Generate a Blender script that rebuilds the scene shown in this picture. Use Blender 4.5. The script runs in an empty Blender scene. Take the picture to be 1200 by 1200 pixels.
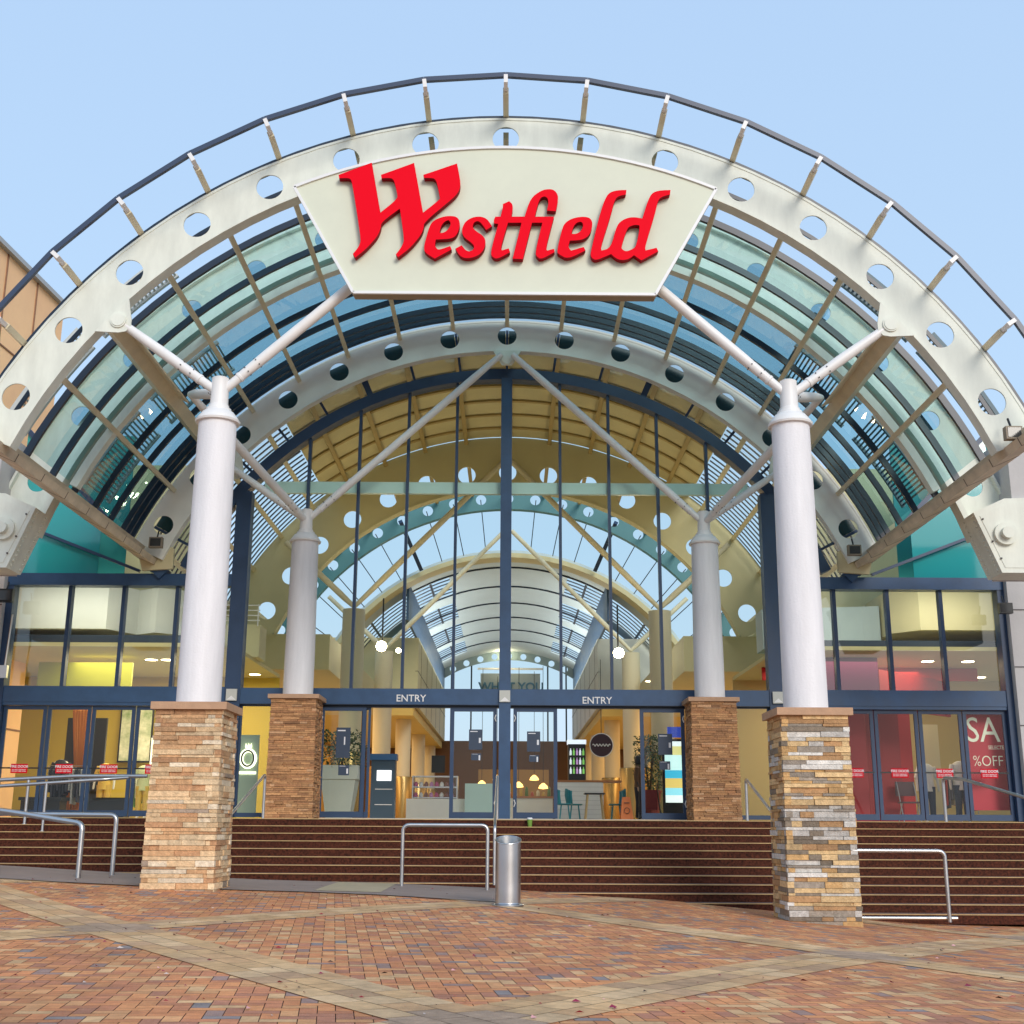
import bpy, math, random
from mathutils import noise
from mathutils import Vector, Matrix
from mathutils.geometry import tessellate_polygon
random.seed(7)
S=bpy.context.scene; COL=S.collection
R=math.radians; sin,cos,pi=math.sin,math.cos,math.pi
AX,AZ=-0.15,2.65                     # vault axis
YF,YI,YG=20.0,29.3,29.85             # front arch, inner arch, glass wall

# ------------------------------------------------------------------ camera
F_=1428.0;_p=R(14.5);_r=R(0.3)
fw=Vector((0,cos(_p),sin(_p)));up=Vector((0,-sin(_p),cos(_p)));rt=Vector((1,0,0))
CR=rt*cos(_r)+up*sin(_r);CU=up*cos(_r)-rt*sin(_r)
cd=bpy.data.cameras.new('camera');cam=bpy.data.objects.new('camera',cd);COL.objects.link(cam)
m=Matrix.Identity(4)
for i in range(3): m[i][0]=CR[i];m[i][1]=CU[i];m[i][2]=-fw[i]
cam.matrix_world=m;cd.sensor_width=36;cd.lens=F_/1200*36;cd.clip_end=3000;cd.clip_start=.1
S.camera=cam
def at(x,y,d):
    v=fw+CR*((x-600)/F_)+CU*((600-y)/F_);return v*(d/v.y)

# ------------------------------------------------------------------ materials
MT={}
def node(nt,t,**k):
    n=nt.nodes.new(t)
    for a,b in k.items():
        if a in n.inputs.keys(): n.inputs[a].default_value=b
        else: setattr(n,a,b)
    return n
def mat(name,col,rough=.5,metal=0,var=0.0,scale=3.0,bump=0.0,bscale=20.0,emit=None,es=0,coat=0,spec=.5,col2=None,stretch=1.0):
    if name in MT: return MT[name]
    M=bpy.data.materials.new(name);M.use_nodes=True;nt=M.node_tree;b=nt.nodes['Principled BSDF']
    b.inputs['Base Color'].default_value=(*col,1);b.inputs['Roughness'].default_value=rough;b.inputs['Metallic'].default_value=metal
    b.inputs['Specular IOR Level'].default_value=spec
    if coat:b.inputs['Coat Weight'].default_value=coat
    if var or bump:
        tc=node(nt,'ShaderNodeTexCoord')
    if var:
        no=node(nt,'ShaderNodeTexNoise');no.inputs['Scale'].default_value=scale;no.inputs['Detail'].default_value=6;no.inputs['Roughness'].default_value=.65
        mp=node(nt,'ShaderNodeMapping');mp.inputs['Scale'].default_value=(1,1,stretch);nt.links.new(tc.outputs['Object'],mp.inputs['Vector']);nt.links.new(mp.outputs[0],no.inputs['Vector'])
        cr=node(nt,'ShaderNodeValToRGB');e=cr.color_ramp.elements
        lo=col2 if col2 else tuple(max(0,c*(1-var)) for c in col);hi=tuple(min(1,c*(1+var*.5)) for c in col)
        e[0].position=.3;e[0].color=(*lo,1);e[1].position=.68;e[1].color=(*hi,1)
        nt.links.new(no.outputs['Fac'],cr.inputs['Fac']);nt.links.new(cr.outputs['Color'],b.inputs['Base Color'])
        mr=node(nt,'ShaderNodeMapRange');mr.inputs['To Min'].default_value=max(.05,rough-.1);mr.inputs['To Max'].default_value=min(1,rough+.15)
        nt.links.new(no.outputs['Fac'],mr.inputs['Value']);nt.links.new(mr.outputs['Result'],b.inputs['Roughness'])
    if bump:
        n2=node(nt,'ShaderNodeTexNoise');n2.inputs['Scale'].default_value=bscale;n2.inputs['Detail'].default_value=5
        nt.links.new(tc.outputs['Object'],n2.inputs['Vector'])
        bp=node(nt,'ShaderNodeBump');bp.inputs['Strength'].default_value=bump;bp.inputs['Distance'].default_value=.02
        nt.links.new(n2.outputs['Fac'],bp.inputs['Height']);nt.links.new(bp.outputs['Normal'],b.inputs['Normal'])
    if emit: b.inputs['Emission Color'].default_value=(*emit,1);b.inputs['Emission Strength'].default_value=es
    MT[name]=M;return M
def attrmat(name,rough=.8,bump=.4,bscale=30,var=.25,scale=9,spec=.5):
    M=bpy.data.materials.new(name);M.use_nodes=True;nt=M.node_tree;b=nt.nodes['Principled BSDF']
    a=node(nt,'ShaderNodeAttribute',attribute_name='tile');tc=node(nt,'ShaderNodeTexCoord')
    no=node(nt,'ShaderNodeTexNoise');no.inputs['Scale'].default_value=scale;no.inputs['Detail'].default_value=7;no.inputs['Roughness'].default_value=.7
    nt.links.new(tc.outputs['Object'],no.inputs['Vector'])
    mr=node(nt,'ShaderNodeMapRange');mr.inputs['From Min'].default_value=.3;mr.inputs['From Max'].default_value=.7;mr.inputs['To Min'].default_value=1-var;mr.inputs['To Max'].default_value=1+var
    nt.links.new(no.outputs['Fac'],mr.inputs['Value'])
    mx=node(nt,'ShaderNodeMix',data_type='RGBA',blend_type='MULTIPLY');mx.inputs[0].default_value=1
    nt.links.new(a.outputs['Color'],mx.inputs[6]);nt.links.new(mr.outputs['Result'],mx.inputs[7])
    n3=node(nt,'ShaderNodeTexNoise');n3.inputs['Scale'].default_value=.7;n3.inputs['Detail'].default_value=8;n3.inputs['Roughness'].default_value=.75
    nt.links.new(tc.outputs['Object'],n3.inputs['Vector'])
    m3=node(nt,'ShaderNodeMapRange');m3.inputs['From Min'].default_value=.36;m3.inputs['From Max'].default_value=.62;m3.inputs['To Min'].default_value=.78;m3.inputs['To Max'].default_value=1.08;nt.links.new(n3.outputs['Fac'],m3.inputs['Value'])
    mx3=node(nt,'ShaderNodeMix',data_type='RGBA',blend_type='MULTIPLY');mx3.inputs[0].default_value=1
    nt.links.new(mx.outputs[2],mx3.inputs[6]);nt.links.new(m3.outputs['Result'],mx3.inputs[7])
    mr3=node(nt,'ShaderNodeMapRange');mr3.inputs['To Min'].default_value=rough-.2;mr3.inputs['To Max'].default_value=min(1,rough+.2);nt.links.new(n3.outputs['Fac'],mr3.inputs['Value']);nt.links.new(mr3.outputs['Result'],b.inputs['Roughness'])
    nt.links.new(mx3.outputs[2],b.inputs['Base Color']);b.inputs['Specular IOR Level'].default_value=spec
    n2=node(nt,'ShaderNodeTexNoise');n2.inputs['Scale'].default_value=bscale;n2.inputs['Detail'].default_value=6
    nt.links.new(tc.outputs['Object'],n2.inputs['Vector'])
    bp=node(nt,'ShaderNodeBump');bp.inputs['Strength'].default_value=bump;bp.inputs['Distance'].default_value=.02
    nt.links.new(n2.outputs['Fac'],bp.inputs['Height']);nt.links.new(bp.outputs['Normal'],b.inputs['Normal'])
    MT[name]=M;return M
def glass(name,tint,refl=1.0,base=0.03,wave=0.0):
    M=bpy.data.materials.new(name);M.use_nodes=True;nt=M.node_tree
    nt.nodes.remove(nt.nodes['Principled BSDF']);out=nt.nodes['Material Output']
    t=node(nt,'ShaderNodeBsdfTransparent');t.inputs['Color'].default_value=(*[q**.5 for q in tint],1)
    g=node(nt,'ShaderNodeBsdfGlossy');g.inputs['Roughness'].default_value=.02;g.inputs['Color'].default_value=(.95,.98,1,1)
    fr=node(nt,'ShaderNodeFresnel');fr.inputs['IOR'].default_value=1.5
    ma=node(nt,'ShaderNodeMath',operation='MULTIPLY_ADD');ma.inputs[1].default_value=refl;ma.inputs[2].default_value=base
    ma.use_clamp=True
    nt.links.new(fr.outputs[0],ma.inputs[0])
    if wave:
        tc=node(nt,'ShaderNodeTexCoord');no=node(nt,'ShaderNodeTexNoise');no.inputs['Scale'].default_value=.8
        nt.links.new(tc.outputs['Object'],no.inputs['Vector']);bp=node(nt,'ShaderNodeBump');bp.inputs['Strength'].default_value=wave
        nt.links.new(no.outputs['Fac'],bp.inputs['Height']);nt.links.new(bp.outputs['Normal'],g.inputs['Normal'])
    ge=node(nt,'ShaderNodeNewGeometry');iv=node(nt,'ShaderNodeMath',operation='SUBTRACT');iv.inputs[0].default_value=1;nt.links.new(ge.outputs['Backfacing'],iv.inputs[1])
    mu=node(nt,'ShaderNodeMath',operation='MULTIPLY');nt.links.new(ma.outputs[0],mu.inputs[0]);nt.links.new(iv.outputs[0],mu.inputs[1])
    mn=node(nt,'ShaderNodeMath',operation='MINIMUM');nt.links.new(mu.outputs[0],mn.inputs[0]);mn.inputs[1].default_value=.45
    mx=node(nt,'ShaderNodeMixShader');nt.links.new(mn.outputs[0],mx.inputs[0]);nt.links.new(t.outputs[0],mx.inputs[1]);nt.links.new(g.outputs[0],mx.inputs[2])
    nt.links.new(mx.outputs[0],out.inputs[0]);MT[name]=M;return M

cream=mat('cream painted steel',(.76,.78,.69),.5,var=.13,scale=3,spec=.4,stretch=.3,bump=.06,bscale=4)
creamd=mat('cream painted beam',(.74,.67,.48),.5,var=.14,scale=2)
white=mat('white painted column',(.80,.78,.79),.55,var=.10,scale=5,bump=.25,bscale=30,stretch=.12)
whites=mat('white painted tube',(.82,.80,.78),.4,var=.05,scale=3)
blue=mat('dark blue aluminium',(.020,.050,.115),.40,var=.15,scale=2,spec=.5)
bluel=mat('mid blue aluminium',(.030,.080,.175),.38,var=.2,scale=2)
navy=mat('navy glazing bar',(.012,.025,.05),.35)
teald=mat('teal aluminium',(.05,.17,.19),.35)
tealw=mat('pale aqua beam',(.80,.97,.92),.4,var=.04)
steel=mat('brushed stainless steel',(.58,.58,.59),.30,1.0,var=.06,scale=3)
signc=mat('cream sign face',(.69,.71,.57),.55,var=.05,scale=1.5)
signe=mat('white sign edge',(.8,.8,.8),.4)
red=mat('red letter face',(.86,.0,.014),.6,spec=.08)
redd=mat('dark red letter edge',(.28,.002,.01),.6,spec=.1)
stoneA=attrmat('split sandstone',.85,.9,40,.30,14)
stoneB=attrmat('brown stacked stone',.85,.9,40,.25,14)
capm=mat('sandstone cap',(.50,.30,.18),.7,var=.15,scale=6,bump=.3,bscale=40)
pav=attrmat('clay paver',.62,.35,60,.22,7)
joint=mat('paving joint sand',(.16,.10,.07),.95,var=.3,scale=4)
conc=mat('grey pink concrete',(.30,.23,.20),.75,var=.2,scale=1.5,bump=.2,bscale=30)
concb=mat('buff paving slab',(.46,.38,.25),.75,var=.15,scale=2,bump=.2,bscale=30)
wallc=mat('precast concrete wall',(.52,.50,.49),.75,var=.1,scale=.8,bump=.2,bscale=15)
grout=mat('dark panel joint',(.10,.09,.09),.9)
granite=mat('dark red granite',(.095,.027,.014),.65,var=.6,scale=24,col2=(.012,.004,.003),spec=.12)
tread=mat('worn granite tread',(.20,.13,.12),.6,var=.3,scale=40)
nosing=mat('yellow nosing strip',(.52,.34,.15),.6,var=.25,scale=3)
gut=mat('stained cream gutter',(.66,.55,.40),.6,var=.22,scale=2.5)
ochre=mat('ochre ceiling panel',(.64,.57,.34),.6,var=.12,scale=1)  # warm lamplight on the ceiling is partly put into this colour
ochb=mat('brown ceiling beam',(.42,.31,.13),.6)
inner=mat('interior cream wall',(.62,.56,.33),.6,var=.06,scale=1)
inner2=mat('interior pale wall',(.60,.62,.58),.6,var=.06,scale=1)
greyc=mat('grey soffit',(.58,.68,.74),.7,var=.06,scale=.6)
creami=mat('brightened cream inner steel',(.86,.87,.80),.45,var=.06,scale=1.3,spec=.4)  # same cream, with the light missing under the canopy put into its colour
ylw=mat('warm aisle ceiling',(.70,.52,.15),.7)
lamp=mat('lit lamp',(1,.9,.7),.5,emit=(1,.78,.45),es=14)
lampb=mat('bright lamp',(1,.9,.7),.5,emit=(1,.82,.5),es=60)
blk=mat('black plastic',(.012,.012,.014),.4)
floorm=mat('polished tile floor',(.45,.40,.33),.25,var=.08,scale=1)
tbldg=mat('terracotta cladding',(1.0,.57,.29),.7,var=.12,scale=.5)
G_wall=glass('clear facade glass',(.84,.90,.87),1.1,.045,.01)
G_door=glass('clear door glass',(.90,.95,.93),.7,.0)
G_van=glass('pale teal canopy glass',(.60,.84,.87),1.0,.05)
G_vanb=glass('deep teal canopy glass',(.54,.80,.84),1.0,.04)
G_teal=mat('teal spandrel glass',(.015,.33,.34),.08,spec=.8)
G_clear=glass('light roof glass',(.80,.90,.92),1.0,.03)

# ------------------------------------------------------------------ mesh helper
class MB:
    def __init__(s): s.v=[];s.f=[];s.m=[];s.c=[]
    def add(s,vs,fs,mi=0,col=None):
        o=len(s.v);s.v+= [tuple(v) for v in vs]
        for f in fs: s.f.append([o+i for i in f]);s.m.append(mi);s.c.append(col)
        return s
    def box(s,x0,x1,y0,y1,z0,z1,mi=0,col=None):
        return s.add([(x0,y0,z0),(x1,y0,z0),(x1,y1,z0),(x0,y1,z0),(x0,y0,z1),(x1,y0,z1),(x1,y1,z1),(x0,y1,z1)],
         [(0,3,2,1),(4,5,6,7),(0,1,5,4),(1,2,6,5),(2,3,7,6),(3,0,4,7)],mi,col)
    def obox(s,a,b,w,h,upv=(0,0,1),mi=0,col=None):
        a=Vector(a);b=Vector(b);d=(b-a).normalized();u=Vector(upv);sd=d.cross(u)
        if sd.length<1e-4: sd=d.cross(Vector((1,0,0)))
        sd.normalize();u=sd.cross(d).normalized();vs=[]
        for p in (a,b):
            for i,j in ((-1,-1),(1,-1),(1,1),(-1,1)): vs.append(p+sd*(i*w/2)+u*(j*h/2))
        return s.add(vs,[(0,1,2,3),(7,6,5,4),(0,4,5,1),(1,5,6,2),(2,6,7,3),(3,7,4,0)],mi,col)
    def tube(s,pts,r,n=12,mi=0,cap=True):
        pts=[Vector(p) for p in pts];rs=r if isinstance(r,(list,tuple)) else [r]*len(pts);vs=[];fs=[];pu=None
        for i,p in enumerate(pts):
            d=(pts[min(i+1,len(pts)-1)]-pts[max(i-1,0)]).normalized()
            if pu is None:
                u=d.orthogonal().normalized()
            else: u=(pu-d*pu.dot(d)).normalized()
            pu=u;w=d.cross(u)
            for k in range(n): a=2*pi*k/n;vs.append(p+(u*cos(a)+w*sin(a))*rs[i])
        for i in range(len(pts)-1):
            for k in range(n): fs.append((i*n+k,i*n+(k+1)%n,(i+1)*n+(k+1)%n,(i+1)*n+k))
        if cap: fs.append(tuple(range(n-1,-1,-1)));fs.append(tuple((len(pts)-1)*n+k for k in range(n)))
        return s.add(vs,fs,mi)
    def lathe(s,c,prof,n=24,mi=0):
        return s.tube([(c[0],c[1],c[2]+z) for r_,z in prof],[r_ for r_,z in prof],n,mi) if 0 else s._lathe(c,prof,n,mi)
    def _lathe(s,c,prof,n,mi):
        vs=[];fs=[]
        for r_,z in prof:
            for k in range(n): a=2*pi*k/n;vs.append((c[0]+r_*cos(a),c[1]+r_*sin(a),c[2]+z))
        for i in range(len(prof)-1):
            for k in range(n): fs.append((i*n+k,i*n+(k+1)%n,(i+1)*n+(k+1)%n,(i+1)*n+k))
        fs.append(tuple(range(n-1,-1,-1)));fs.append(tuple((len(prof)-1)*n+k for k in range(n)))
        return s.add(vs,fs,mi)
    def arc(s,r0,r1,y0,y1,t0,t1,n=None,mi=0,x0=AX,z0=AZ,ends=True):
        """ring sector solid, angles in degrees from vertical"""
        n=n or max(1,int(abs(t1-t0)/3)+1);vs=[];fs=[]
        for i in range(n+1):
            t=R(t0+(t1-t0)*i/n)
            for r_ in (r0,r1):
                for y in (y0,y1): vs.append((x0+r_*sin(t),y,z0+r_*cos(t)))
        for i in range(n):
            a=4*i;b=a+4
            fs+=[(a,b,b+2,a+2),(a+1,a+3,b+3,b+1),(a,a+1,b+1,b),(a+2,b+2,b+3,a+3)]
        if ends: fs+=[(0,2,3,1),(4*n,4*n+1,4*n+3,4*n+2)]
        return s.add(vs,fs,mi)
    def web(s,r0,r1,rh,hr,y0,y1,tlist,dt,x0=AX,z0=AZ,mi=0):
        """ring plate with round holes: one cell of dt degrees per hole"""
        for tc in tlist:
            N=8;bd=[]
            for k in range(N): bd.append((-dt/2+dt*k/N,r0))
            for k in range(N): bd.append((dt/2,r0+(r1-r0)*k/N))
            for k in range(N): bd.append((dt/2-dt*k/N,r1))
            for k in range(N): bd.append((-dt/2,r1-(r1-r0)*k/N))
            B=[];H=[]
            for (t,r_) in bd:
                tt=R(tc+t);B.append((x0+r_*sin(tt),z0+r_*cos(tt)))
                lx=R(t)*rh;lz=r_-rh;a=math.atan2(lz/(r1-r0),lx/(R(dt)*rh));hx=hr*cos(a);hz=hr*sin(a)
                cx=x0+rh*sin(R(tc));cz=z0+rh*cos(R(tc));c_,s_=cos(R(tc)),sin(R(tc))
                H.append((cx+hx*c_+hz*s_,cz-hx*s_+hz*c_))
            n=len(B);vs=[(p[0],y0,p[1]) for p in B]+[(p[0],y0,p[1]) for p in H]+[(p[0],y1,p[1]) for p in B]+[(p[0],y1,p[1]) for p in H];fs=[]
            for k in range(n):
                j=(k+1)%n
                fs+=[(k,j,n+j,n+k),(2*n+j,2*n+k,3*n+k,3*n+j),(n+k,n+j,3*n+j,3*n+k)]
            s.add(vs,fs,mi)
        return s
    def prism(s,loops,O,U,V,D,mi=0,mside=None):
        """extruded polygon; loops[0] outline, others holes, in (u,v); D extrusion vector"""
        O=Vector(O);U=Vector(U);V=Vector(V);D=Vector(D)
        L=[[Vector((p[0],p[1],0)) for p in lp] for lp in loops];tr=tessellate_polygon(L)
        flat=[p for lp in L for p in lp];n=len(flat)
        P=[O+U*p.x+V*p.y for p in flat]
        s.add(P,[tuple(t) for t in tr],mi);s.add([p+D for p in P],[tuple(reversed(t)) for t in tr],mi)
        o=0;ms=mi if mside is None else mside
        for lp in L:
            k=len(lp);A=P[o:o+k];s.add(A+[p+D for p in A],[(i,(i+1)%k,k+(i+1)%k,k+i) for i in range(k)],ms);o+=k
        return s
    def build(s,name,mats,parent=None,smooth=False,fix=True):
        me=bpy.data.meshes.new(name);me.from_pydata(s.v,[],s.f)
        if not isinstance(mats,(list,tuple)): mats=[mats]
        for m_ in mats: me.materials.append(m_)
        me.polygons.foreach_set('material_index',s.m)
        if any(c is not None for c in s.c):
            ca=me.color_attributes.new('tile','FLOAT_COLOR','CORNER');i=0;buf=[]
            for p,c in zip(me.polygons,s.c):
                c=c or (.5,.5,.5)
                buf+= [c[0],c[1],c[2],1]*p.loop_total
            ca.data.foreach_set('color',buf)
        me.update()
        if fix:
            import bmesh
            bm=bmesh.new();bm.from_mesh(me);bmesh.ops.recalc_face_normals(bm,faces=bm.faces);bm.to_mesh(me);bm.free()
        o=bpy.data.objects.new(name,me);COL.objects.link(o)
        if parent:
            o.parent=parent;o.location=-Vector(parent['_w'])
        o['_w']=(0.,0.,0.)
        if smooth:
            me.shade_smooth() if hasattr(me,'shade_smooth') else None
            try: me.set_sharp_from_angle(angle=R(40))
            except Exception: pass
        return o
# parents with non-zero base: '_w' keeps the world offset so children can be modelled in world space
def thing(name,loc,label,cat,group=None):
    o=bpy.data.objects.new(name,None);COL.objects.link(o);o.location=loc;o['_w']=tuple(map(float,loc));tag(o,label,cat,group);return o
def tag(o,label,cat,group=None,kind=None):
    o['label']=label;o['category']=cat
    if group:o['group']=group
    if kind:o['kind']=kind
    return o
def struct(o,kind='structure'): o['kind']=kind;return o
def kids(o): return [c for c in bpy.data.objects if c.parent==o]
def dup(root,loc,label,group=None):
    def cp(o,par):
        c=o.copy();COL.objects.link(c);c.parent=par
        for k in CH.get(o.name,[]): cp(k,c)
        return c
    CH={}
    for k in bpy.data.objects:
        if k.parent: CH.setdefault(k.parent.name,[]).append(k)
    r=cp(root,None);r.location=loc;r['label']=label
    if group:r['group']=group
    return r
def P3(t,r_,y,x0=AX,z0=AZ): return Vector((x0+r_*sin(R(t)),y,z0+r_*cos(R(t))))
def text_mesh(name,body,size,O,U,V,thick,material,parent=None,bold=0,xs=1.0,align='CENTER'):
    cu=bpy.data.curves.new('t','FONT');cu.body=body;cu.size=size;cu.extrude=thick/2;cu.offset=bold;cu.align_x=align;cu.resolution_u=3
    to=bpy.data.objects.new('t',cu);COL.objects.link(to);dg=bpy.context.evaluated_depsgraph_get();dg.update()
    me=bpy.data.meshes.new_from_object(to.evaluated_get(dg));bpy.data.objects.remove(to)
    O=Vector(O);U=Vector(U).normalized();V=Vector(V).normalized();N=U.cross(V)
    me.transform(Matrix(((U.x*xs,V.x,N.x,O.x),(U.y*xs,V.y,N.y,O.y),(U.z*xs,V.z,N.z,O.z),(0,0,0,1))))
    me.materials.clear();me.materials.append(material);me.name=name
    o=bpy.data.objects.new(name,me);COL.objects.link(o)
    if parent:o.parent=parent;o.location=-Vector(parent['_w'])
    return o

# ------------------------------------------------------------------ ground
XT=[(-40,-.2),(-12,-.62),(-9,-.75),(-7,-.86),(-4.6,-.96),(-2,-1.02),(0,-1.10),(1.4,-1.18),(3,-1.27),(4.7,-1.41),(7,-1.58),(10,-1.66),(40,-1.7)]
def zg(x,y):
    for (a,za),(b,zb) in zip(XT,XT[1:]):
        if x<=b:
            t=(x-a)/(b-a);z=za+(zb-za)*max(0,min(1,t));break
    else: z=-1.7
    k=max(0,min(1,(21-y)/12.0))
    return z*(1-.55*k)+(-1.22)*.55*k-.02*k*0
def sheet(name,x0,x1,y0,y1,nx,ny,dz,material,inside=None):
    b=MB();vs=[(x0+(x1-x0)*i/nx,y0+(y1-y0)*j/ny) for j in range(ny+1) for i in range(nx+1)]
    fs=[(j*(nx+1)+i,j*(nx+1)+i+1,(j+1)*(nx+1)+i+1,(j+1)*(nx+1)+i) for j in range(ny) for i in range(nx)]
    b.add([(x,y,zg(x,y)+dz) for x,y in vs],fs);return b.build(name,material,fix=False)
# terrain to the horizon, one sheet lying under everything
b=MB();gx=[-2000,-300,-60,-40]+[x*2 for x in range(-14,15)]+[40,60,300,2000];gy=[-2000,-300,-60,-10,0,4]+[6+i for i in range(18)]+[26,40,100,400,2000]
b.add([(x,y,(zg(x,y) if y<23.5 else min(zg(x,23),-1.0)-.35)-.03) for y in gy for x in gx],[(j*len(gx)+i,j*len(gx)+i+1,(j+1)*len(gx)+i+1,(j+1)*len(gx)+i) for j in range(len(gy)-1) for i in range(len(gx)-1)])
struct(b.build('ground',mat('distant brick ground',(.40,.25,.16),.9,var=.15,scale=.5),fix=False))
sheet('paving_bed',-13,13,6.9,23.4,52,34,-.012,joint)['kind']='structure'
# herringbone clay pavers, real blocks
b=MB();bw,bl=.115,.23;g=.006
ca_,sa_=cos(R(8)),sin(R(8))
def bandk(x,y):
    u=(x+4.22)*.815+(y-13.57)*.58;v=(x+4.22)*.815-(y-13.57)*.58;P=6.455
    return abs((u+P/2)%P-P/2),abs((v+P/2)%P-P/2)
PC=[((.50,.19,.075),5),((.54,.22,.085),5),((.45,.17,.08),4.5),((.55,.26,.11),3),((.37,.15,.085),2.6),((.28,.17,.14),1.1),((.22,.18,.17),.6),((.56,.33,.16),1.3)]
PCc=[tuple(q*1.3 for q in p[0]) for p in PC];PCw=[p[1] for p in PC]
def visible(x,y): return 7.2<y<23.3 and abs(x-0.0)<.50*y+1.2
def quad(b,c,ux,uy,hl,hw,col,dz=0):
    vs=[]
    for i,j in ((-1,-1),(1,-1),(1,1),(-1,1)):
        x=c[0]+ux*i*hl-uy*j*hw;y=c[1]+uy*i*hl+ux*j*hw;vs.append((x,y,zg(x,y)+dz))
    b.add(vs,[(0,1,2,3)],0,col)
def jit(c,a=.12):
    k=1+random.uniform(-a,a);return tuple(max(0,q*k) for q in c)
for i in range(-110,111):
    for j in range(-90,210):
        # herringbone on lattice of square cells bw: brick pairs
        k=(i-j)%4
        if k==0: cx,cy,h=(i+1)*bw,(j+.5)*bw,True
        elif k==3: cx,cy,h=(i+.5)*bw,(j+1)*bw,False
        else: continue
        # k==2 vertical brick covers (i,j),(i,j+1); k==0 horizontal covers (i,j),(i+1,j)
        x=cx*ca_-cy*sa_;y=cx*sa_+cy*ca_+12
        if not visible(x,y): continue
        u,v=bandk(x,y)
        if (u<.26 or v<.26): continue
        nz=noise.noise(Vector((x*.35,y*.35,3)));w=list(PCw)
        if nz>.1: w[5]*=2.2;w[6]*=2.2
        if nz<-.1: w[7]*=3;w[3]*=1.6
        col=jit(random.choices(PCc,w)[0])
        ux,uy=(ca_,sa_) if h else (-sa_,ca_)
        quad(b,(x,y),ux,uy,bl/2-g/2,bw/2-g/2,col)
struct(b.build('brick_paving',pav,fix=False))
# sand-coloured bands crossing the paving in diamonds
b=MB();L=.36;W=.26
BC=[(.66,.40,.19),(.70,.44,.22),(.60,.35,.17),(.55,.33,.18),(.70,.46,.25)]
for sgn in (1,-1):
    dx,dy=(-.58*sgn,.815);nx_,ny_=.815,.58*sgn
    for kk in range(-4,5):
        ox=-4.22+kk*7.92;oy=13.57
        for row in (-1,0,1):
            for q in range(-60,61):
                s_=q*L+(L/2 if row else 0);x=ox+dx*s_+nx_*row*W;y=oy+dy*s_+ny_*row*W
                if not visible(x,y): continue
                u,v=bandk(x,y)
                cross=u<.41 and v<.41
                if v<.41 and u<.30 and 0: continue
                if sgn==-1 and u<.20: continue
                col=jit(random.choice(BC),.1) if not cross else jit((.46,.31,.21),.12)
                quad(b,(x,y),dx,dy,L/2-.004,W/2-.004,col,.006 if sgn==1 else .0045)
struct(b.build('paving_bands',pav,fix=False))
# concrete apron at the stair foot
def apron(name,poly,dz,material):
    b=MB();ps=[]
    # fine strips in x so that it follows the ground
    xs=sorted({p[0] for p in poly}|{x*.5 for x in range(-40,5) if poly[0][0]<x*.5<max(p[0] for p in poly)})
    def rng(x):
        ys=[]
        for (a,b_) in zip(poly,poly[1:]+poly[:1]):
            if min(a[0],b_[0])<=x<=max(a[0],b_[0]) and a[0]!=b_[0]: ys.append(a[1]+(b_[1]-a[1])*(x-a[0])/(b_[0]-a[0]))
            elif a[0]==b_[0]==x: ys+=[a[1],b_[1]]
        return min(ys),max(ys)
    for xa,xb in zip(xs,xs[1:]):
        a0,a1=rng(xa);b0,b1=rng(xb);n=5
        for k in range(n):
            q=[(xa,a0+(a1-a0)*k/n),(xb,b0+(b1-b0)*k/n),(xb,b0+(b1-b0)*(k+1)/n),(xa,a0+(a1-a0)*(k+1)/n)]
            b.add([(x,y,zg(x,y)+dz) for x,y in q],[(0,1,2,3)])
    return struct(b.build(name,material,fix=False))
apron('concrete_path',[(-20,19.9),(-3.2,19.9),(-1.6,19.6),(-.2,19.2),(-.2,23.2),(-20,23.2)],.014,conc)
apron('paving_slabs',[(-3.1,20.2),(-2.05,20.2),(-2.05,23.1),(-3.1,23.1)],.019,concb)
# fallen petals and leaf bits
b=MB()
for i in range(420):
    y=random.uniform(8,22);x=random.uniform(-.45*y,.45*y);a=random.uniform(0,pi);s_=random.choice([.012,.018,.03])*random.uniform(.7,1.2)
    z=zg(x,y)+.012;c=random.choice([(.30,.02,.03),(.16,.01,.02),(.6,.5,.45),(.7,.35,.35),(.06,.03,.02),(.25,.02,.06)])
    b.add([(x+s_*cos(a),y+s_*sin(a),z),(x+s_*.5*cos(a+1.6),y+s_*.5*sin(a+1.6),z+s_*.5),(x-s_*cos(a),y-s_*sin(a),z+.002),(x+s_*.5*cos(a-1.6),y+s_*.5*sin(a-1.6),z+.001)],[(0,1,2,3)],0,c)
o=b.build('fallen_petals',attrmat('petal',.8,.1),fix=False);tag(o,'small dark red and pale petals scattered over the brick paving','petals',kind='stuff')

# ------------------------------------------------------------------ stairs and landing
st=thing('entrance_stairs',(0,24,-1.6),'wide flight of dark red granite steps with yellow nosing strips up to the doors','stairs')
X0,X1=-14.5,14.5;rise,go=.143,.35
for k in range(12):
    z1=.15-rise*k;yn=26-go*k
    b=MB();b.box(X0,X1,yn+.012,yn+go+.02,z1-rise-.02,z1-.012,0)
    b.box(X0,X1,yn,yn+go-.002+.012,z1-.012,z1,1);b.box(X0,X1,yn-.006,yn+.04,z1-.013,z1+.003,2)
    b.build('step',[granite,tread,nosing],st)
b=MB();b.box(-60,60,26.36,95,-.3,.148);struct(b.build('floor',floorm))
b=MB();b.box(-5,4.7,29.55,29.75,.15,.19);b.build('threshold',mat('threshold',(.5,.45,.38),.5),st)

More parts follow.
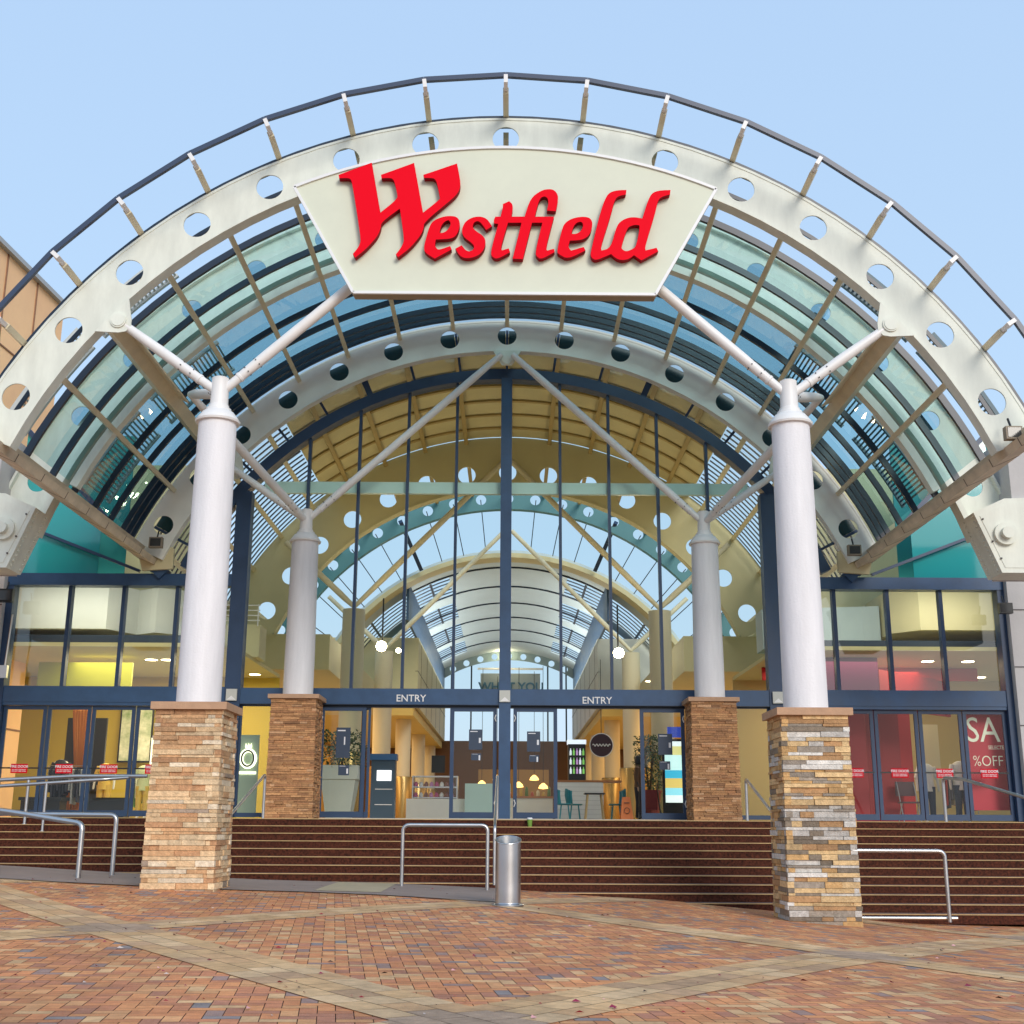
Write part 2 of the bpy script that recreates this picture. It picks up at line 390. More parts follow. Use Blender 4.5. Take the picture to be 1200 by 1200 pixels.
# ------------------------------------------------------------------ stone pillars with columns
SC_L=[((.70,.48,.27),5),((.76,.56,.34),5),((.62,.36,.18),2.5),((.52,.28,.14),1.5),((.78,.64,.46),4),((.36,.27,.20),.4)]
SC_R=[((.60,.36,.15),4),((.70,.48,.24),3.5),((.56,.52,.47),2.2),((.68,.64,.58),1.3),((.23,.18,.13),2.2),((.46,.26,.12),3),((.34,.28,.22),1.5)]
SC_B=[((.46,.23,.10),4),((.52,.27,.12),4),((.42,.20,.09),3),((.56,.32,.17),1.2),((.34,.17,.08),1.5)]
def plinth(b,cx,cy,w,z0,z1,pal,hmin,hmax,taper=0.0,seed=1,ln=(.18,.72),mode=0):
    rd=random.Random(seed);cs=[p[0] for p in pal];ws=[p[1] for p in pal];z=z0
    b.box(cx-w/2+.05,cx+w/2-.05,cy-w/2+.05,cy+w/2-.05,z0,z1,0,tuple(q*.25 for q in cs[0]))
    while z<z1-.01:
        h=min(rd.uniform(hmin,hmax),z1-z)
        if z1-z-h<hmin*.6: h=z1-z
        k=taper*(z1-z)/(z1-z0)
        for side in range(4):
            p=-w/2-k;end=w/2+k
            while p<end-.01:
                l=rd.uniform(*ln);l=min(l,end-p)
                if end-p-l<.08: l=end-p
                wz=list(ws);zz=(z-z0)/(z1-z0)
                if mode:
                    q=noise.noise(Vector((p*.9+seed*7,side*5.3,zz*2.6)))
                    if mode==1 and q>.12: wz=[3,1,4,4,.6,.8]
                    if mode==2 and q>.10: wz=[2,2,3,2.4,2,1.5,2.4]
                    if mode==2 and q<=.10: wz=[4,4,1.3,.8,1.3,3,1]
                col=list(rd.choices(cs,wz)[0]);f=rd.uniform(.8,1.18);col=tuple(c*f for c in col)
                # broad colour patches up the height
                pr=w/2+k+rd.uniform(-.022,.018);dd=.10
                a,b_=p+.0025,p+l-.0025;c0=z+.0025;c1=z+h-.0025
                if side==0: b.box(cx+a,cx+b_,cy-pr,cy-pr+dd,c0,c1,0,col)
                if side==1: b.box(cx+a,cx+b_,cy+pr-dd,cy+pr,c0,c1,0,col)
                if side==2: b.box(cx-pr,cx-pr+dd,cy+a,cy+b_,c0,c1,0,col)
                if side==3: b.box(cx+pr-dd,cx+pr,cy+a,cy+b_,c0,c1,0,col)
                p+=l
        z+=h
def column(cx,cy,zb,pz,label,pal,matl,w,hm,zt=6.72,mx=AX,depth=0,pin=True,seed=1,group='columns under the arches',outer=True,cw=.12):
    sg=-1 if cx<mx else 1
    t=thing('support_column',(cx,cy,zb),label,'column',group)
    b=MB();plinth(b,cx,cy,w,zb,pz-cw,pal,hm[0],hm[1],.03,seed,(.18,.72) if cy<25 else (.12,.4),(1 if cx<0 else 2) if cy<25 else 0);b.build('stone_plinth',matl,t)
    b=MB();b.box(cx-w/2-.07,cx+w/2+.07,cy-w/2-.07,cy+w/2+.07,pz-cw,pz-.004)
    for q in (-.33,0,.33):
        pass
    b.build('plinth_cap',capm,t)
    b=MB();b.lathe((cx,cy,0),[(.357,pz-.01),(.355,pz+1),(.322,zt)],40);b.build('shaft',white,t,True)
    b=MB();b.lathe((cx,cy,0),[(.30,zt-.005),(.375,zt),(.385,zt+.035),(.36,zt+.05),(.355,zt+.075),(.27,zt+.19),(.22,zt+.22),(.215,zt+.26),(.18,zt+.27),(.175,zt+.32),(.155,zt+.33),(.15,zt+.6),(.145,zt+.80),(.15,zt+.82),(.12,zt+.84)],32);b.build('column_head',whites,t,True)
    hp=Vector((cx,cy,zt+.55))
    def strut(end,rm=.095,bolts=True,start=None):
        a=(start or hp);e=Vector(end);d=(e-a);L_=d.length;d=d/L_;b=MB()
        b.tube([a,a+d*.42,a+d*.43,a+d*.47,a+d*.48,a+d*1.1,a+d*(L_-1.0),a+d*(L_-.35),e],[.078,.078,.092,.092,.083,rm,rm,.08,.07],18)
        for q in (.62,.85):
            for an in range(0,6):
                o_=d.orthogonal().normalized();w_=d.cross(o_);c=a+d*q+(o_*cos(an*pi/3+q)+w_*sin(an*pi/3+q))*.093
                b.tube([c-d*.0,c+(c-(a+d*q)).normalized()*.012],.012,6,1)
        return b.build('strut',[whites,blk],t,True)
    k=1 if cx>mx else -1
    strut(P3(49*0+k*48.8,9.06,cy-.02))                       # outwards to the arch
    strut(P3(k*.9,9.02,cy-.02))                              # up to the crown
    if outer: strut(P3(k*47.0,9.25,cy+(4.7 if cy<25 else -4.4)) if True else 0,.10)
    return t
front=dict(pal=SC_L,matl=stoneA,w=1.06,hm=(.035,.095))
column(-5.09,YF,-1.0,1.90,'white column on a buff split stone base, front left under the sign','' or SC_L,stoneA,1.06,(.04,.095),seed=3)
column(4.80,YF,-1.5,1.86,'white column on a mottled grey and gold stone base, front right','' or SC_R,stoneA,1.06,(.04,.095),seed=8)
column(-5.06,29.1,.148,2.98,'white column on a plain brown stone base left of the sliding doors','' or SC_B,stoneB,1.05,(.03,.06),seed=5,cw=.10)
column(4.72,29.1,.148,2.96,'white column on a plain brown stone base right of the sliding doors','' or SC_B,stoneB,1.05,(.03,.06),seed=6,cw=.10)

# ------------------------------------------------------------------ canopy
cp=thing('glass_canopy',(AX,24.5,0),'barrel vaulted teal glass canopy carried by white steel arches with round holes','canopy')
def arch(name,y0,rin,rout,rh,hr,ks,dt,dep,m1=cream,parent=cp,tend=None):
    b=MB();b.web(rin,rout,rh,hr,y0,y0+.03,[k*dt for k in ks],dt)
    te=tend or (max(ks)+.5)*dt;ti=(max(ks)+.5)*dt
    if te>ti:
        for s_ in (-1,1): b.arc(rin,rout,y0,y0+.03,s_*ti,s_*te)
    b.arc(rin-.045,rin,y0-.012,y0+dep,-te,te,40);b.arc(rout,rout+.045,y0-.012,y0+dep,-te,te,40)
    return b.build(name,m1,parent)
K7=range(-7,8)
arch('front_arch',YF,9.27,10.0,9.62,.245,K7,8.83,.26,tend=66.8)
arch('inner_arch',YI,9.25,10.0,9.62,.245,K7,8.83,.24,m1=creami,tend=66.5)
YM=24.62
b=MB();b.web(10.28,11.15,10.72,.22,YM,YM+.03,[ -66.225+8.83*k for k in range(16)],8.83);te=70.6
for s_ in (-1,1): b.arc(10.28,11.15,YM,YM+.03,s_*te,s_*72)
b.arc(10.17,10.28,YM-.16,YM+.20,-72,72,44);b.arc(11.15,11.2,YM-.12,YM+.3,-72,72,44)
b.build('middle_arch',cream,cp)
b=MB();b.arc(9.86,10.03,YM-.13,YM+.10,-65,65,44);b.build('middle_arch_flange',cream,cp)
# dark capping over the front arch
b=MB();b.arc(10.05,10.11,YF+.02,YF+.36,-66.8,66.8,48);b.arc(9.98,10.06,21.0,21.03,-65,65,48);b.build('edge_capping',teald if 0 else navy,cp)
# purlins running from the walkway rail to the inner arch
for k in range(-7,8):
    t=k*8.1;b=MB()
    if abs(k)!=6:
        b.obox(P3(t,9.93,YF+.41),P3(t,9.93,YI-.02),.10,.15,P3(t,1,0)-P3(t,0,0))
    b.obox(P3(t,10.13,YF+.38),P3(t,10.13,19.25),.10,.12,P3(t,1,0)-P3(t,0,0))
    b.obox(P3(t,10.18,19.24),P3(t,10.18,18.95),.07,.16,P3(t,1,0)-P3(t,0,0),1)
    b.build('purlin',[creamd,whites],cp)
b=MB();pts=[P3(k*8.1,10.27,19.0) for k in range(-9,10)]
for a,c in zip(pts,pts[1:]): b.obox(a,c,.085,.075,(0,1,0))
b.build('edge_rail',mat('slate blue rail',(.04,.06,.11),.35),cp)
# glazing bars
for i,y in enumerate([22.25,23.62,24.88,26.2,27.3,28.25,28.62,28.95]):
    b=MB();b.arc(9.97,10.10,y-.04,y+.04,-65.4,65.4,48);b.build('glazing_bar',navy,cp)
for i,(ya,yb,g_) in enumerate([(22.3,24.55,G_van),(24.75,29.0,G_vanb)]):
    for k in range(-8,8):
        b=MB();b.arc(10.11,10.122,ya,yb,k*8.1+.15,k*8.1+7.95,4);b.build('glass_panel',g_,cp,fix=True)
# deep box beams
for s_ in (-1,1):
    b=MB();t=s_*49.0;u=P3(t,1,0)-P3(t,0,0);tn=P3(t+90,1,0)-P3(t+90,0,0)
    b.obox(P3(t,9.62,YF+.41),P3(t,9.62,YI),.26,.46,u)
    # tapering side plate towards the strut node
    A=P3(t,9.42,YF+.1);
    for q in (-1,):
        w_=tn*(-s_*.15)
        vs=[A+w_,A+w_+u*-.35,P3(t,9.02,24.0)+w_,P3(t,9.42,24.9)+w_]
        b.prism([[(0,0),(0,-.3),(4.3,-.42),(4.8,0)]],A+w_,(0,1,0),u,tn*(s_*.03))
    b.build('box_beam',creamd,cp)
    # bracket plate with pin at the front arch and at the inner arch
    for yy in (YF-.06,YI-.06):
        b=MB();c=P3(t-s_*.2,9.02,yy)
        tt=-s_*tn
        b.prism([[(-.42,.17),(.42,.17),(.16,-.16),(.06,-.24),(-.06,-.24),(-.16,-.16)]],c,tt,u,(0,-.03,0))
        b.tube([c+Vector((0,-.03,0)),c+Vector((0,-.06,0))],.14,20);b.tube([c+Vector((0,-.06,0)),c+Vector((0,-.075,0))],.115,20)
        b.build('pin_bracket',cream,cp)
for yy in (YI-.06,):
    b=MB();c=P3(0,8.98,yy);b.prism([[(-.36,.2),(.36,.2),(.13,-.2),(-.13,-.2)]],c,(1,0,0),(0,0,1),(0,-.03,0))
    b.tube([c+Vector((0,-.03,-.05)),c+Vector((0,-.06,-.05))],.13,20);b.build('pin_bracket',cream,cp)
# eaves gutters
for s_ in (-1,1):
    b=MB();t=s_*66.2;u=P3(t,1,0)-P3(t,0,0)
    b.obox(P3(t,9.95,18.6),P3(t,9.95,29.9),.16,.42,u)
    b.obox(P3(t+s_*.95,9.62,18.6),P3(t+s_*.95,9.62,29.9),.15,.52,u)
    b.obox(P3(t+s_*.42,9.80,18.6),P3(t+s_*.42,9.80,29.9),.05,.30,u,1)
    for q in range(9):
        y=19.4+q*1.25;b.obox(P3(t+s_*.95,9.62,y),P3(t+s_*.95,9.62,y+.025),.158,.528,u,1)
    b.build('gutter',[gut,mat('gutter joint',(.16,.12,.09),.8)],cp)
# bearing boxes of the middle arch
for s_,l in ((-1,0),(1,0)):
    c=Vector((AX+s_*9.95,23.9,5.72))
    pl=[(-.85,.82),(-.2,.80),(.45,.50),(-.02,-.74),(-.85,-.74)]
    pl=[(-s_*a,b_) for a,b_ in pl]
    b=MB();b.prism([pl],c,(1,0,0),(0,0,1),(0,.75,0));
    ins=[(-s_*a,b_) for a,b_ in [(-.85,.72),(-.25,.70),(.33,.43),(-.09,-.64),(-.85,-.64)]]
    b.prism([ins],c+Vector((0,-.012,0)),(1,0,0),(0,0,1),(0,.02,0))
    pc=c+Vector((s_*.14,0,.05))
    b.tube([pc,pc+Vector((0,-.10,0))],.23,28);b.tube([pc+Vector((0,-.1,0)),pc+Vector((0,-.22,0))],.12,24)
    e0=Vector((c.x-s_*.45,0,c.z+.50));e1=Vector((c.x+s_*.02,0,c.z-.74))
    nrm=Vector((-s_*.93,0,-.36))
    for q in range(12):
        for yy in (.14,.6):
            p=e0.lerp(e1,(q+.7)/12.5);p.y=23.9+yy;b.tube([p,p+nrm*.03],.022,6,0)
    for (a_,h_) in ((-.7,.55),(.28,.36),(.12,-.1),(-.02,-.45),(-.7,-.5),(-.75,.0)):
        p=c+Vector((-s_*a_,-.015,h_));b.tube([p,p+Vector((0,-.02,0))],.02,6,1)
    b.build('bearing_box',[cream,grout],cp)
# slatted sunshades outside the glass at the shoulders
for s_ in (-1,1):
    for (ta,tb,ya,yb) in ((39,49.5,22.4,23.3),(51,63,22.4,23.3),(39,50,25.1,26.6),(52,63,25.1,26.6),(39,50,26.9,28.6),(52,63,26.9,28.6)):
        b=MB();n=int((tb-ta)*1.9)
        for i in range(n):
            t=s_*(ta+(tb-ta)*(i+.5)/n);b.obox(P3(t,10.85,ya),P3(t,10.85,yb),.045,.02,P3(t,1,0)-P3(t,0,0))
        for yy in (ya,yb): b.arc(10.80,10.88,yy-.04,yy+.04,s_*ta,s_*tb,6)
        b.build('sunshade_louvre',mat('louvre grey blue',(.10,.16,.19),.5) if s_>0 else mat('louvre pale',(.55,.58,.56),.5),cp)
b=MB();b.arc(11.25,11.26,24.85,33,-66,40,40);b.build('upper_roof',glass('smoked roof sheet',(.62,.70,.72),.5,.0),cp)

# ------------------------------------------------------------------ sign
sb=thing('sign_board',(AX,19.3,9),'cream fan shaped sign panel with raised red lettering hung under the front arch','sign')
ys=19.50
def sp(x,y): p=at(x,y,ys);return (p.x,p.z)
arcp=[P3(t,9.13,ys) for t in [-24.2+48.4*i/24 for i in range(25)]]
bl_,br_=sp(414,343),sp(768,345.5)
outl=[(p.x,p.z) for p in arcp]+[br_,bl_]
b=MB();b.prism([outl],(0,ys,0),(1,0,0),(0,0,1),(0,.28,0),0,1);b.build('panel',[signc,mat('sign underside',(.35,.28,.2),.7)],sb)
b=MB();cl=outl+[outl[0]]
for a,c in zip(cl,cl[1:]): b.obox((a[0],ys-.01,a[1]),(c[0],ys-.01,c[1]),.05,.045,(0,1,0))
b.build('edge_trim',signe,sb)
def tr(pts,ox,oy,s=7.5): return [sp(ox+x/s,oy+y/s) for x,y in pts]
def smoothp(p,it=1,keep=35):
    for _ in range(it):
        n=len(p);q=[]
        for i in range(n):
            a,c,e=Vector(p[i-1]),Vector(p[i]),Vector(p[(i+1)%n]);ang=math.degrees((c-a).angle(e-c,0)) if (c-a).length>1e-6 and (e-c).length>1e-6 else 0
            if ang>62: q.append(tuple(c))
            else: q+= [tuple(c+(a-c)*.25),tuple(c+(e-c)*.25)]
        p=q
    return p
Wp=tr([(60,185),(350,78),(425,515),(575,395),(572,350),(550,250),(535,222),(510,212),(435,215),(430,185),(720,80),(798,515),(945,400),(945,380),(920,255),(905,225),(880,212),(808,212),(800,185),(1095,85),(1125,240),(1122,300),(1100,345),(1060,390),(805,600),(805,650),(780,710),(720,785),(660,845),(580,905),(560,880),(600,830),(625,785),(632,740),(595,480),(432,600),(430,650),(400,720),(340,790),(280,850),(205,910),(185,875),(225,830),(248,785),(255,740),(178,250),(165,222),(140,212),(65,215)],390,185)
e1=[tr([(50,610),(80,490),(110,395),(145,355),(230,322),(310,318),(355,335),(372,385),(360,450),(330,500),(280,520),(160,525),(150,570),(165,605),(190,615),(285,582),(298,612),(150,692),(80,650)],490,215),tr([(192,465),(205,405),(240,365),(270,355),(290,375),(285,410),(255,450),(220,468)],490,215)]
s1=[tr([(650,410),(600,442),(560,385),(530,362),(500,370),(480,400),(488,432),(520,458),(570,490),(595,530),(590,590),(560,640),(510,675),(430,692),(370,672),(330,605),(385,575),(420,620),(455,632),(490,612),(495,580),(470,552),(410,510),(388,470),(390,420),(420,365),(480,330),(550,322),(610,345)],490,215)]
tf=[tr([(745,215),(800,190),(830,215),(832,260),(820,325),(935,325),(985,165),(1080,95),(1150,82),(1200,95),(1228,140),(1225,200),(1207,278),(1130,272),(1145,200),(1135,160),(1105,145),(1070,165),(1050,220),(1025,325),(1192,325),(1120,600),(1132,622),(1192,606),(1198,634),(1085,698),(1045,680),(1025,640),(1090,378),(1000,378),(920,697),(830,692),(908,378),(790,378),(725,600),(738,620),(795,602),(808,635),(700,697),(655,680),(635,640),(705,388),(668,385),(664,355),(680,325),(725,325),(745,245)],490,215)]
e2=[tr([(90,630),(140,420),(165,378),(220,342),(300,325),(370,330),(400,360),(402,410),(385,470),(350,510),(300,530),(205,535),(190,590),(215,622),(325,590),(342,620),(190,697),(110,655)],640,215),tr([(220,475),(235,412),(265,377),(300,367),(322,385),(318,425),(290,463),(250,478)],640,215)]
ld=[tr([(520,150),(560,110),(620,94),(700,92),(695,132),(630,145),(595,180),(570,290),(475,590),(482,622),(562,600),(610,420),(640,372),(700,337),(770,328),(838,342),(885,190),(920,120),(980,96),(1085,92),(1080,132),(1010,150),(975,180),(955,280),(860,590),(868,620),(962,597),(978,628),(830,708),(765,662),(720,697),(660,707),(610,692),(565,652),(440,707),(400,692),(385,660),(390,620),(470,290)],640,215),tr([(662,612),(655,590),(700,440),(730,408),(780,395),(812,402),(815,430),(785,580),(760,605),(700,632)],640,215)]
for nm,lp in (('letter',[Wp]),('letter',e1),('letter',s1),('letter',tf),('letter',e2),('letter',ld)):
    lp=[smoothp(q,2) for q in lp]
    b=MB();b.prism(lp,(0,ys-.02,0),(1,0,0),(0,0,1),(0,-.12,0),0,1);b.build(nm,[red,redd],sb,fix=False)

# ------------------------------------------------------------------ glass entrance wall
fc=thing('entrance_glass_wall',(AX,YG,.15),'tall arched glass wall framed in dark blue behind the columns','glass facade')
RG0,RG1=8.58,8.86
b=MB();b.arc(RG0,RG1,YG-.18,YG+.18,-66,66,50);b.build('arch_frame',blue,fc)
def ztop(x,r_=RG0): return AZ+math.sqrt(max(0,r_*r_-(x-AX)**2))
for x in (-5.17,-3.90,-2.66,-1.42,1.22,2.46,3.70,4.95):
    b=MB();b.box(x-.035,x+.035,YG-.10,YG+.08,3.25,ztop(x)+.02);b.build('mullion',blue,fc)
b=MB();b.box(AX-.14,AX+.14,YG-.22,YG+.1,.19,ztop(AX)+.02);b.build('central_post',bluel,fc)
for x in (-6.75,6.45):
    b=MB();b.box(x-.19,x+.19,YG-.2,YG+.16,.19,ztop(x)+.05);b.build('side_post',blue,fc)
b=MB()
for xa,xb in ((-6.56,AX-.14),(AX+.14,6.26)): b.box(xa,xb,YG-.17,YG+.1,2.86,3.24)
b.build('transom',bluel,fc)
b=MB();b.box(-6.56,AX-.14,YG-.19,YG-.1,2.845,2.86) ;b.box(AX+.14,6.26,YG-.19,YG-.1,2.845,2.86);b.build('drip_edge',navy,fc)
for x in (AX,-6.75,6.45):
    b=MB();b.box(x-.13,x+.13,YG-.27,YG-.22,2.92,3.2);b.prism([[(-.11,-.12),(0,-.02),(.11,-.12)]],(x,YG-.275,3.06),(1,0,0),(0,0,1),(0,.01,0),1);b.build('post_bracket',[mat('pale bracket',(.55,.55,.5),.5),whites],fc)
for x0,x1 in ((-6.56,-5.2),(-5.13,-3.94),(-3.86,-2.7),(-2.62,-1.46),(-1.38,AX-.15),(AX+.15,1.18),(1.26,2.42),(2.50,3.66),(3.74,4.91),(4.99,6.26)):
    # pane with curved head
    n=6;top=[(x1-(x1-x0)*i/n,ztop(x1-(x1-x0)*i/n)+.03) for i in range(n+1)]
    b=MB();b.prism([[(x0,3.22),(x1,3.22)]+top],(0,YG,0),(1,0,0),(0,0,1),(0,.012,0));b.build('glass_pane',G_wall,fc,fix=True)
# glazed strip between arch frame and inner arch
for k in range(-8,8):
    b=MB();b.arc(8.87,9.44,YG+.0,YG+.012,k*7.8+.25,k*7.8+7.55,3);b.build('glass_pane',G_wall,fc)
    b=MB();b.arc(9.45,9.98,YG-.02,YG+.012,k*7.8+.25,k*7.8+7.55,3);b.build('spandrel_strip',mat('dark teal spandrel',(.012,.05,.06),.25,spec=.6),fc)
for k in range(-8,9):
    w=.5 if abs(k)==3 else .2
    b=MB();b.arc(8.86,9.98,YG-.06,YG+.06,k*7.8-w,k*7.8+w,1);b.build('strip_mullion',blue,fc)
b=MB();b.box(-6.3,6.0,YG+.03,YG+.16,8.20,8.50);b.build('tie_beam',tealw,fc)
text_mesh('entry_lettering','ENTRY',.235,(-2.42,YG-.178,2.93),(1,0,0),(0,0,1),.012,whites,fc,.002)
text_mesh('entry_lettering','ENTRY',.235,(2.08,YG-.178,2.90),(1,0,0),(0,0,1),.012,whites,fc,.002)
# sliding door leaves (middle of each pair stands open)
dk=mat('navy door poster',(.03,.05,.09),.4);whm=mat('white print',(.75,.75,.78),.5)
def leaf(x0,x1,y,z0,z1,parent,name='door_leaf',fr=.09,frb=.14,poster=None,hinge=0,fire=False,m_=blue):
    b=MB();b.box(x0,x0+fr,y-.03,y+.03,z0,z1);b.box(x1-fr,x1,y-.03,y+.03,z0,z1);b.box(x0+fr,x1-fr,y-.03,y+.03,z0,z0+frb);b.box(x0+fr,x1-fr,y-.03,y+.03,z1-fr,z1)
    o=b.build(name,m_,parent)
    def sub(bb,nm,mm,**k):
        q=bb.build(nm,mm,None,**k);q.parent=o;return q
    b=MB();b.box(x0+fr-.01,x1-fr+.01,y-.005,y+.005,z0+frb-.01,z1-fr+.01);sub(b,'door_glass',G_door)
    if poster:
        for (px,pz,w,h,mm) in poster:
            b=MB();b.box(px-w/2,px+w/2,y-.016,y-.008,pz-h/2,pz+h/2,0);b.box(px-w*.4,px+w*.15,y-.019,y-.016,pz+h*.38,pz+h*.42,1)
            if h>.5: b.box(px+.02,px+.05,y-.019,y-.016,pz-.05,pz+.14,1)
            else: b.box(px+w*.25,px+w*.4,y-.019,y-.016,pz-.08,pz+.04,1)
            sub(b,'door_notice',[mm,whm])
    if hinge:
        hx=x0+.02 if hinge<0 else x1-.02
        for z in (z0+.35,z1-.25):
            b=MB();b.tube([(hx,y-.05,z-.08),(hx+hinge*-.03,y-.07,z),(hx,y-.05,z+.08)],.012,8);sub(b,'door_clip',whites)
    if fire:
        px=(x0+x1)/2+.0;pz=z0+1.10
        b=MB();b.box(px-.20,px+.20,y-.045,y-.035,pz-.11,pz+.11);q=sub(b,'fire_door_sign',mat('red sign',(.62,.0,.015),.6,spec=.2))
        tq=text_mesh('sign_text','FIRE DOOR',.085,(px,y-.047,pz+.02),(1,0,0),(0,0,1),.003,whm,None,.0015)
        t2=text_mesh('sign_text','DO NOT OBSTRUCT\nDO NOT KEEP OPEN',.036,(px,y-.047,pz-.04),(1,0,0),(0,0,1),.003,whm,None,.0005)
        tq.parent=o;t2.parent=o
        b=MB();b.box(x0+.05,x1-.05,y-.034,y-.028,pz-.005,pz+.03);sub(b,'push_bar',blk)
    return o
z0,z1=.20,2.80;yd=YG-.02
leaf(-4.60,-3.50,yd,z0,z1,fc,hinge=-1,poster=[(-4.04,1.95,.34,.72,dk),(-4.0,1.30,.26,.24,dk)])
leaf(-3.62,-3.40,yd+.09,z0,z1,fc,fr=.06)
leaf(-1.46,-.34,yd,z0,z1,fc,hinge=1,poster=[(-.85,2.04,.32,.48,dk),(-.83,1.63,.24,.16,dk)])
leaf(.06,1.12,yd,z0,z1,fc,hinge=-1,poster=[(.55,2.0,.32,.48,dk),(.56,1.60,.24,.16,dk)])
leaf(3.12,4.20,yd,z0,z1,fc,hinge=1,poster=[(3.72,1.95,.34,.5,dk),(3.7,1.45,.26,.2,dk)])
b=MB()
for xa,xb in ((-4.56,AX-.14),(AX+.14,4.25)): b.box(xa,xb,YG-.02,YG+.16,2.80,2.86)
b.build('door_head_track',navy,fc)
# side lights beside the plinths
leaf(-6.56,-5.15,yd,z0,2.86,fc,'side_light',.05,.10)
leaf(5.0,6.26,yd,z0,2.86,fc,'side_light',.05,.10)

# ------------------------------------------------------------------ wings with fire doors
wings={}
for s_,nm in ((-1,'left wing of blue framed glass with fire doors before the green and yellow shop'),(1,'right wing of blue framed glass with fire doors before the red sale shop')):
    xa,xb=(-12.45,-6.94) if s_<0 else (6.64,12.15)
    w=thing('wing_glass_wall',((xa+xb)/2,YG,.15),nm,'glass facade','glazed wings beside the entrance');wings[s_]=w
    b=MB();b.box(xa,xb,YG-.17,YG+.1,2.88,3.26);b.box(xa,xb,YG-.15,YG+.1,2.80,2.879);b.build('transom',bluel,w)
    b=MB();b.box(xa,xb,YG-.22,YG+.12,5.74,6.04);b.build('head_beam',bluel,w)
    ex=xa if s_<0 else xb
    b=MB();b.box(ex-.15,ex+.15,YG-.2,YG+.14,.19,6.05);b.build('end_post',blue,w)
    mx=(-10.93,-9.60,-8.28) if s_<0 else (7.98,9.30,10.62)
    xs=[xa]+list(mx)+[xb]
    for x in mx:
        b=MB();b.box(x-.045,x+.045,YG-.12,YG+.08,3.26,5.74);b.build('mullion',blue,w)
    for a,c in zip(xs,xs[1:]):
        b=MB();b.box(a+.04,c-.04,YG,YG+.012,3.25,5.75);b.build('glass_pane',G_wall,w)
    # fire doors
    dx=[xa+.15+(xb-xa-.15)*i/5 for i in range(6)] if s_<0 else [xa+(xb-xa-.15)*i/5 for i in range(6)]
    for i in range(5): leaf(dx[i]+.012,dx[i+1]-.012,yd,.20,2.79,w,'fire_door',.085,.14,fire=True)
    # gable glass above the beam, up to the gutter
    gx0,gx1=(ex,-8.95) if s_<0 else (8.65,ex)
    ix=gx1 if s_<0 else gx0
    split=ex-s_*2.1
    def gz(x): return 6.05+ (abs(x-ix))*1.05+.15
    for a,c,g_ in ((ex,split,G_teal),(split,ix,G_wall)):
        b=MB();b.prism([[(a,6.04),(c,6.04),(c,gz(c)),(a,gz(a))]],(0,YG,0),(1,0,0),(0,0,1),(0,.012,0));b.build('gable_glass',g_,w)
    b=MB();b.obox((ix+s_*.3,YG-.12,6.12),(ex,YG-.12,7.35),.10,.07,(0,0,1));b.build('gable_rail',blue,w)
    b=MB();b.obox((ix-s_*.35,YG-.16,6.0),(ix+s_*.30,YG-.16,6.62),.36,.30,(0,0,1));b.build('gable_brace',bluel,w)
    b=MB();b.obox((ex,YG-.02,gz(ex)-.05),(ix,YG-.02,gz(ix)-.05),.12,.12,(0,0,1));b.build('gable_edge',blue,w)
    # ochre end panel under the inner arch
    b=MB();x_=AX+s_*8.95;b.prism([[(0,0),(-s_*.75,.05),(-s_*.75,.55),(-s_*.1,1.0),(s_*.15,.55)]],(x_,YI+.1,5.62+.45),(1,0,0),(0,0,1),(0,.1,0));b.build('arch_foot_panel',ochre,w)

# ------------------------------------------------------------------ flanking masonry walls
for s_,lb in ((-1,'grey concrete panel wall at the left edge, beyond the green shop wing'),(1,'grey concrete panel wall at the right edge, beyond the red shop wing')):
    x0,x1=sorted((s_*12.32-.15+ (0.0),s_*30))
    t=thing('masonry_wall',((x0+x1)/2,29.5,-1.6),lb,'wall','concrete walls flanking the entrance')
    b=MB();b.box(x0,x1,29.45,30.2,-1.9,7.8);b.build('wall_panel',wallc,t)
    b=MB()
    for z in (1.0,2.4,3.8,5.2,6.6): b.box(x0+.0,x1,29.44,29.452,z,z+.025)
    for q in range(6): x=s_*(13.9+q*2.6);b.box(x,x+.025,29.439,29.452,-1.9,7.8)
    b.build('panel_joint',grout,t)
    # pier below the bearing box
    xx=AX+s_*10.9
    b=MB();b.box(min(xx-s_*.55,xx+s_*2.6),max(xx-s_*.55,xx+s_*2.6),24.0,25.4,5.1,7.9);b.build('arch_abutment',wallc,t)
b=MB()
# background building on the left
A=at(-150,150,27);A=Vector((-15.2,25,15.6));B=Vector((-16.9,42,15.6))
bb=thing('background_building',(-18,35,-1),'tall terracotta clad block rising behind the canopy on the far left','building')
A=at(0,288,30);dirv=None
zt_=A.z;v=at(75,362,40);k=zt_/v.z;Bp=Vector((v.x*k,40*k,zt_))
A2=A+(A-Bp)*1.2
b=MB();n=Vector(((Bp-A2).y,-(Bp-A2).x,0)).normalized()
if n.x<0:n=-n
o1=A2-n*14;o2=Bp-n*14
b.add([(A2.x,A2.y,-1.5),(Bp.x,Bp.y,-1.5),(o2.x,o2.y,-1.5),(o1.x,o1.y,-1.5),(A2.x,A2.y,zt_),(Bp.x,Bp.y,zt_),(o2.x,o2.y,zt_),(o1.x,o1.y,zt_)],[(0,3,2,1),(4,5,6,7),(0,1,5,4),(1,2,6,5),(2,3,7,6),(3,0,4,7)])
b.build('cladding',tbldg,bb)
b=MB()
for q in range(1,5):
    p=A2.lerp(Bp,q/5);b.obox((p.x+n.x*.01,p.y,-1),(p.x+n.x*.01,p.y,zt_),.05,.04,n)
for z in range(2,int(zt_),5): b.obox((A2.x+n.x*.01,A2.y+n.y*.01,z+.5),(Bp.x+n.x*.01,Bp.y+n.y*.01,z+.5),.04,.04,n)
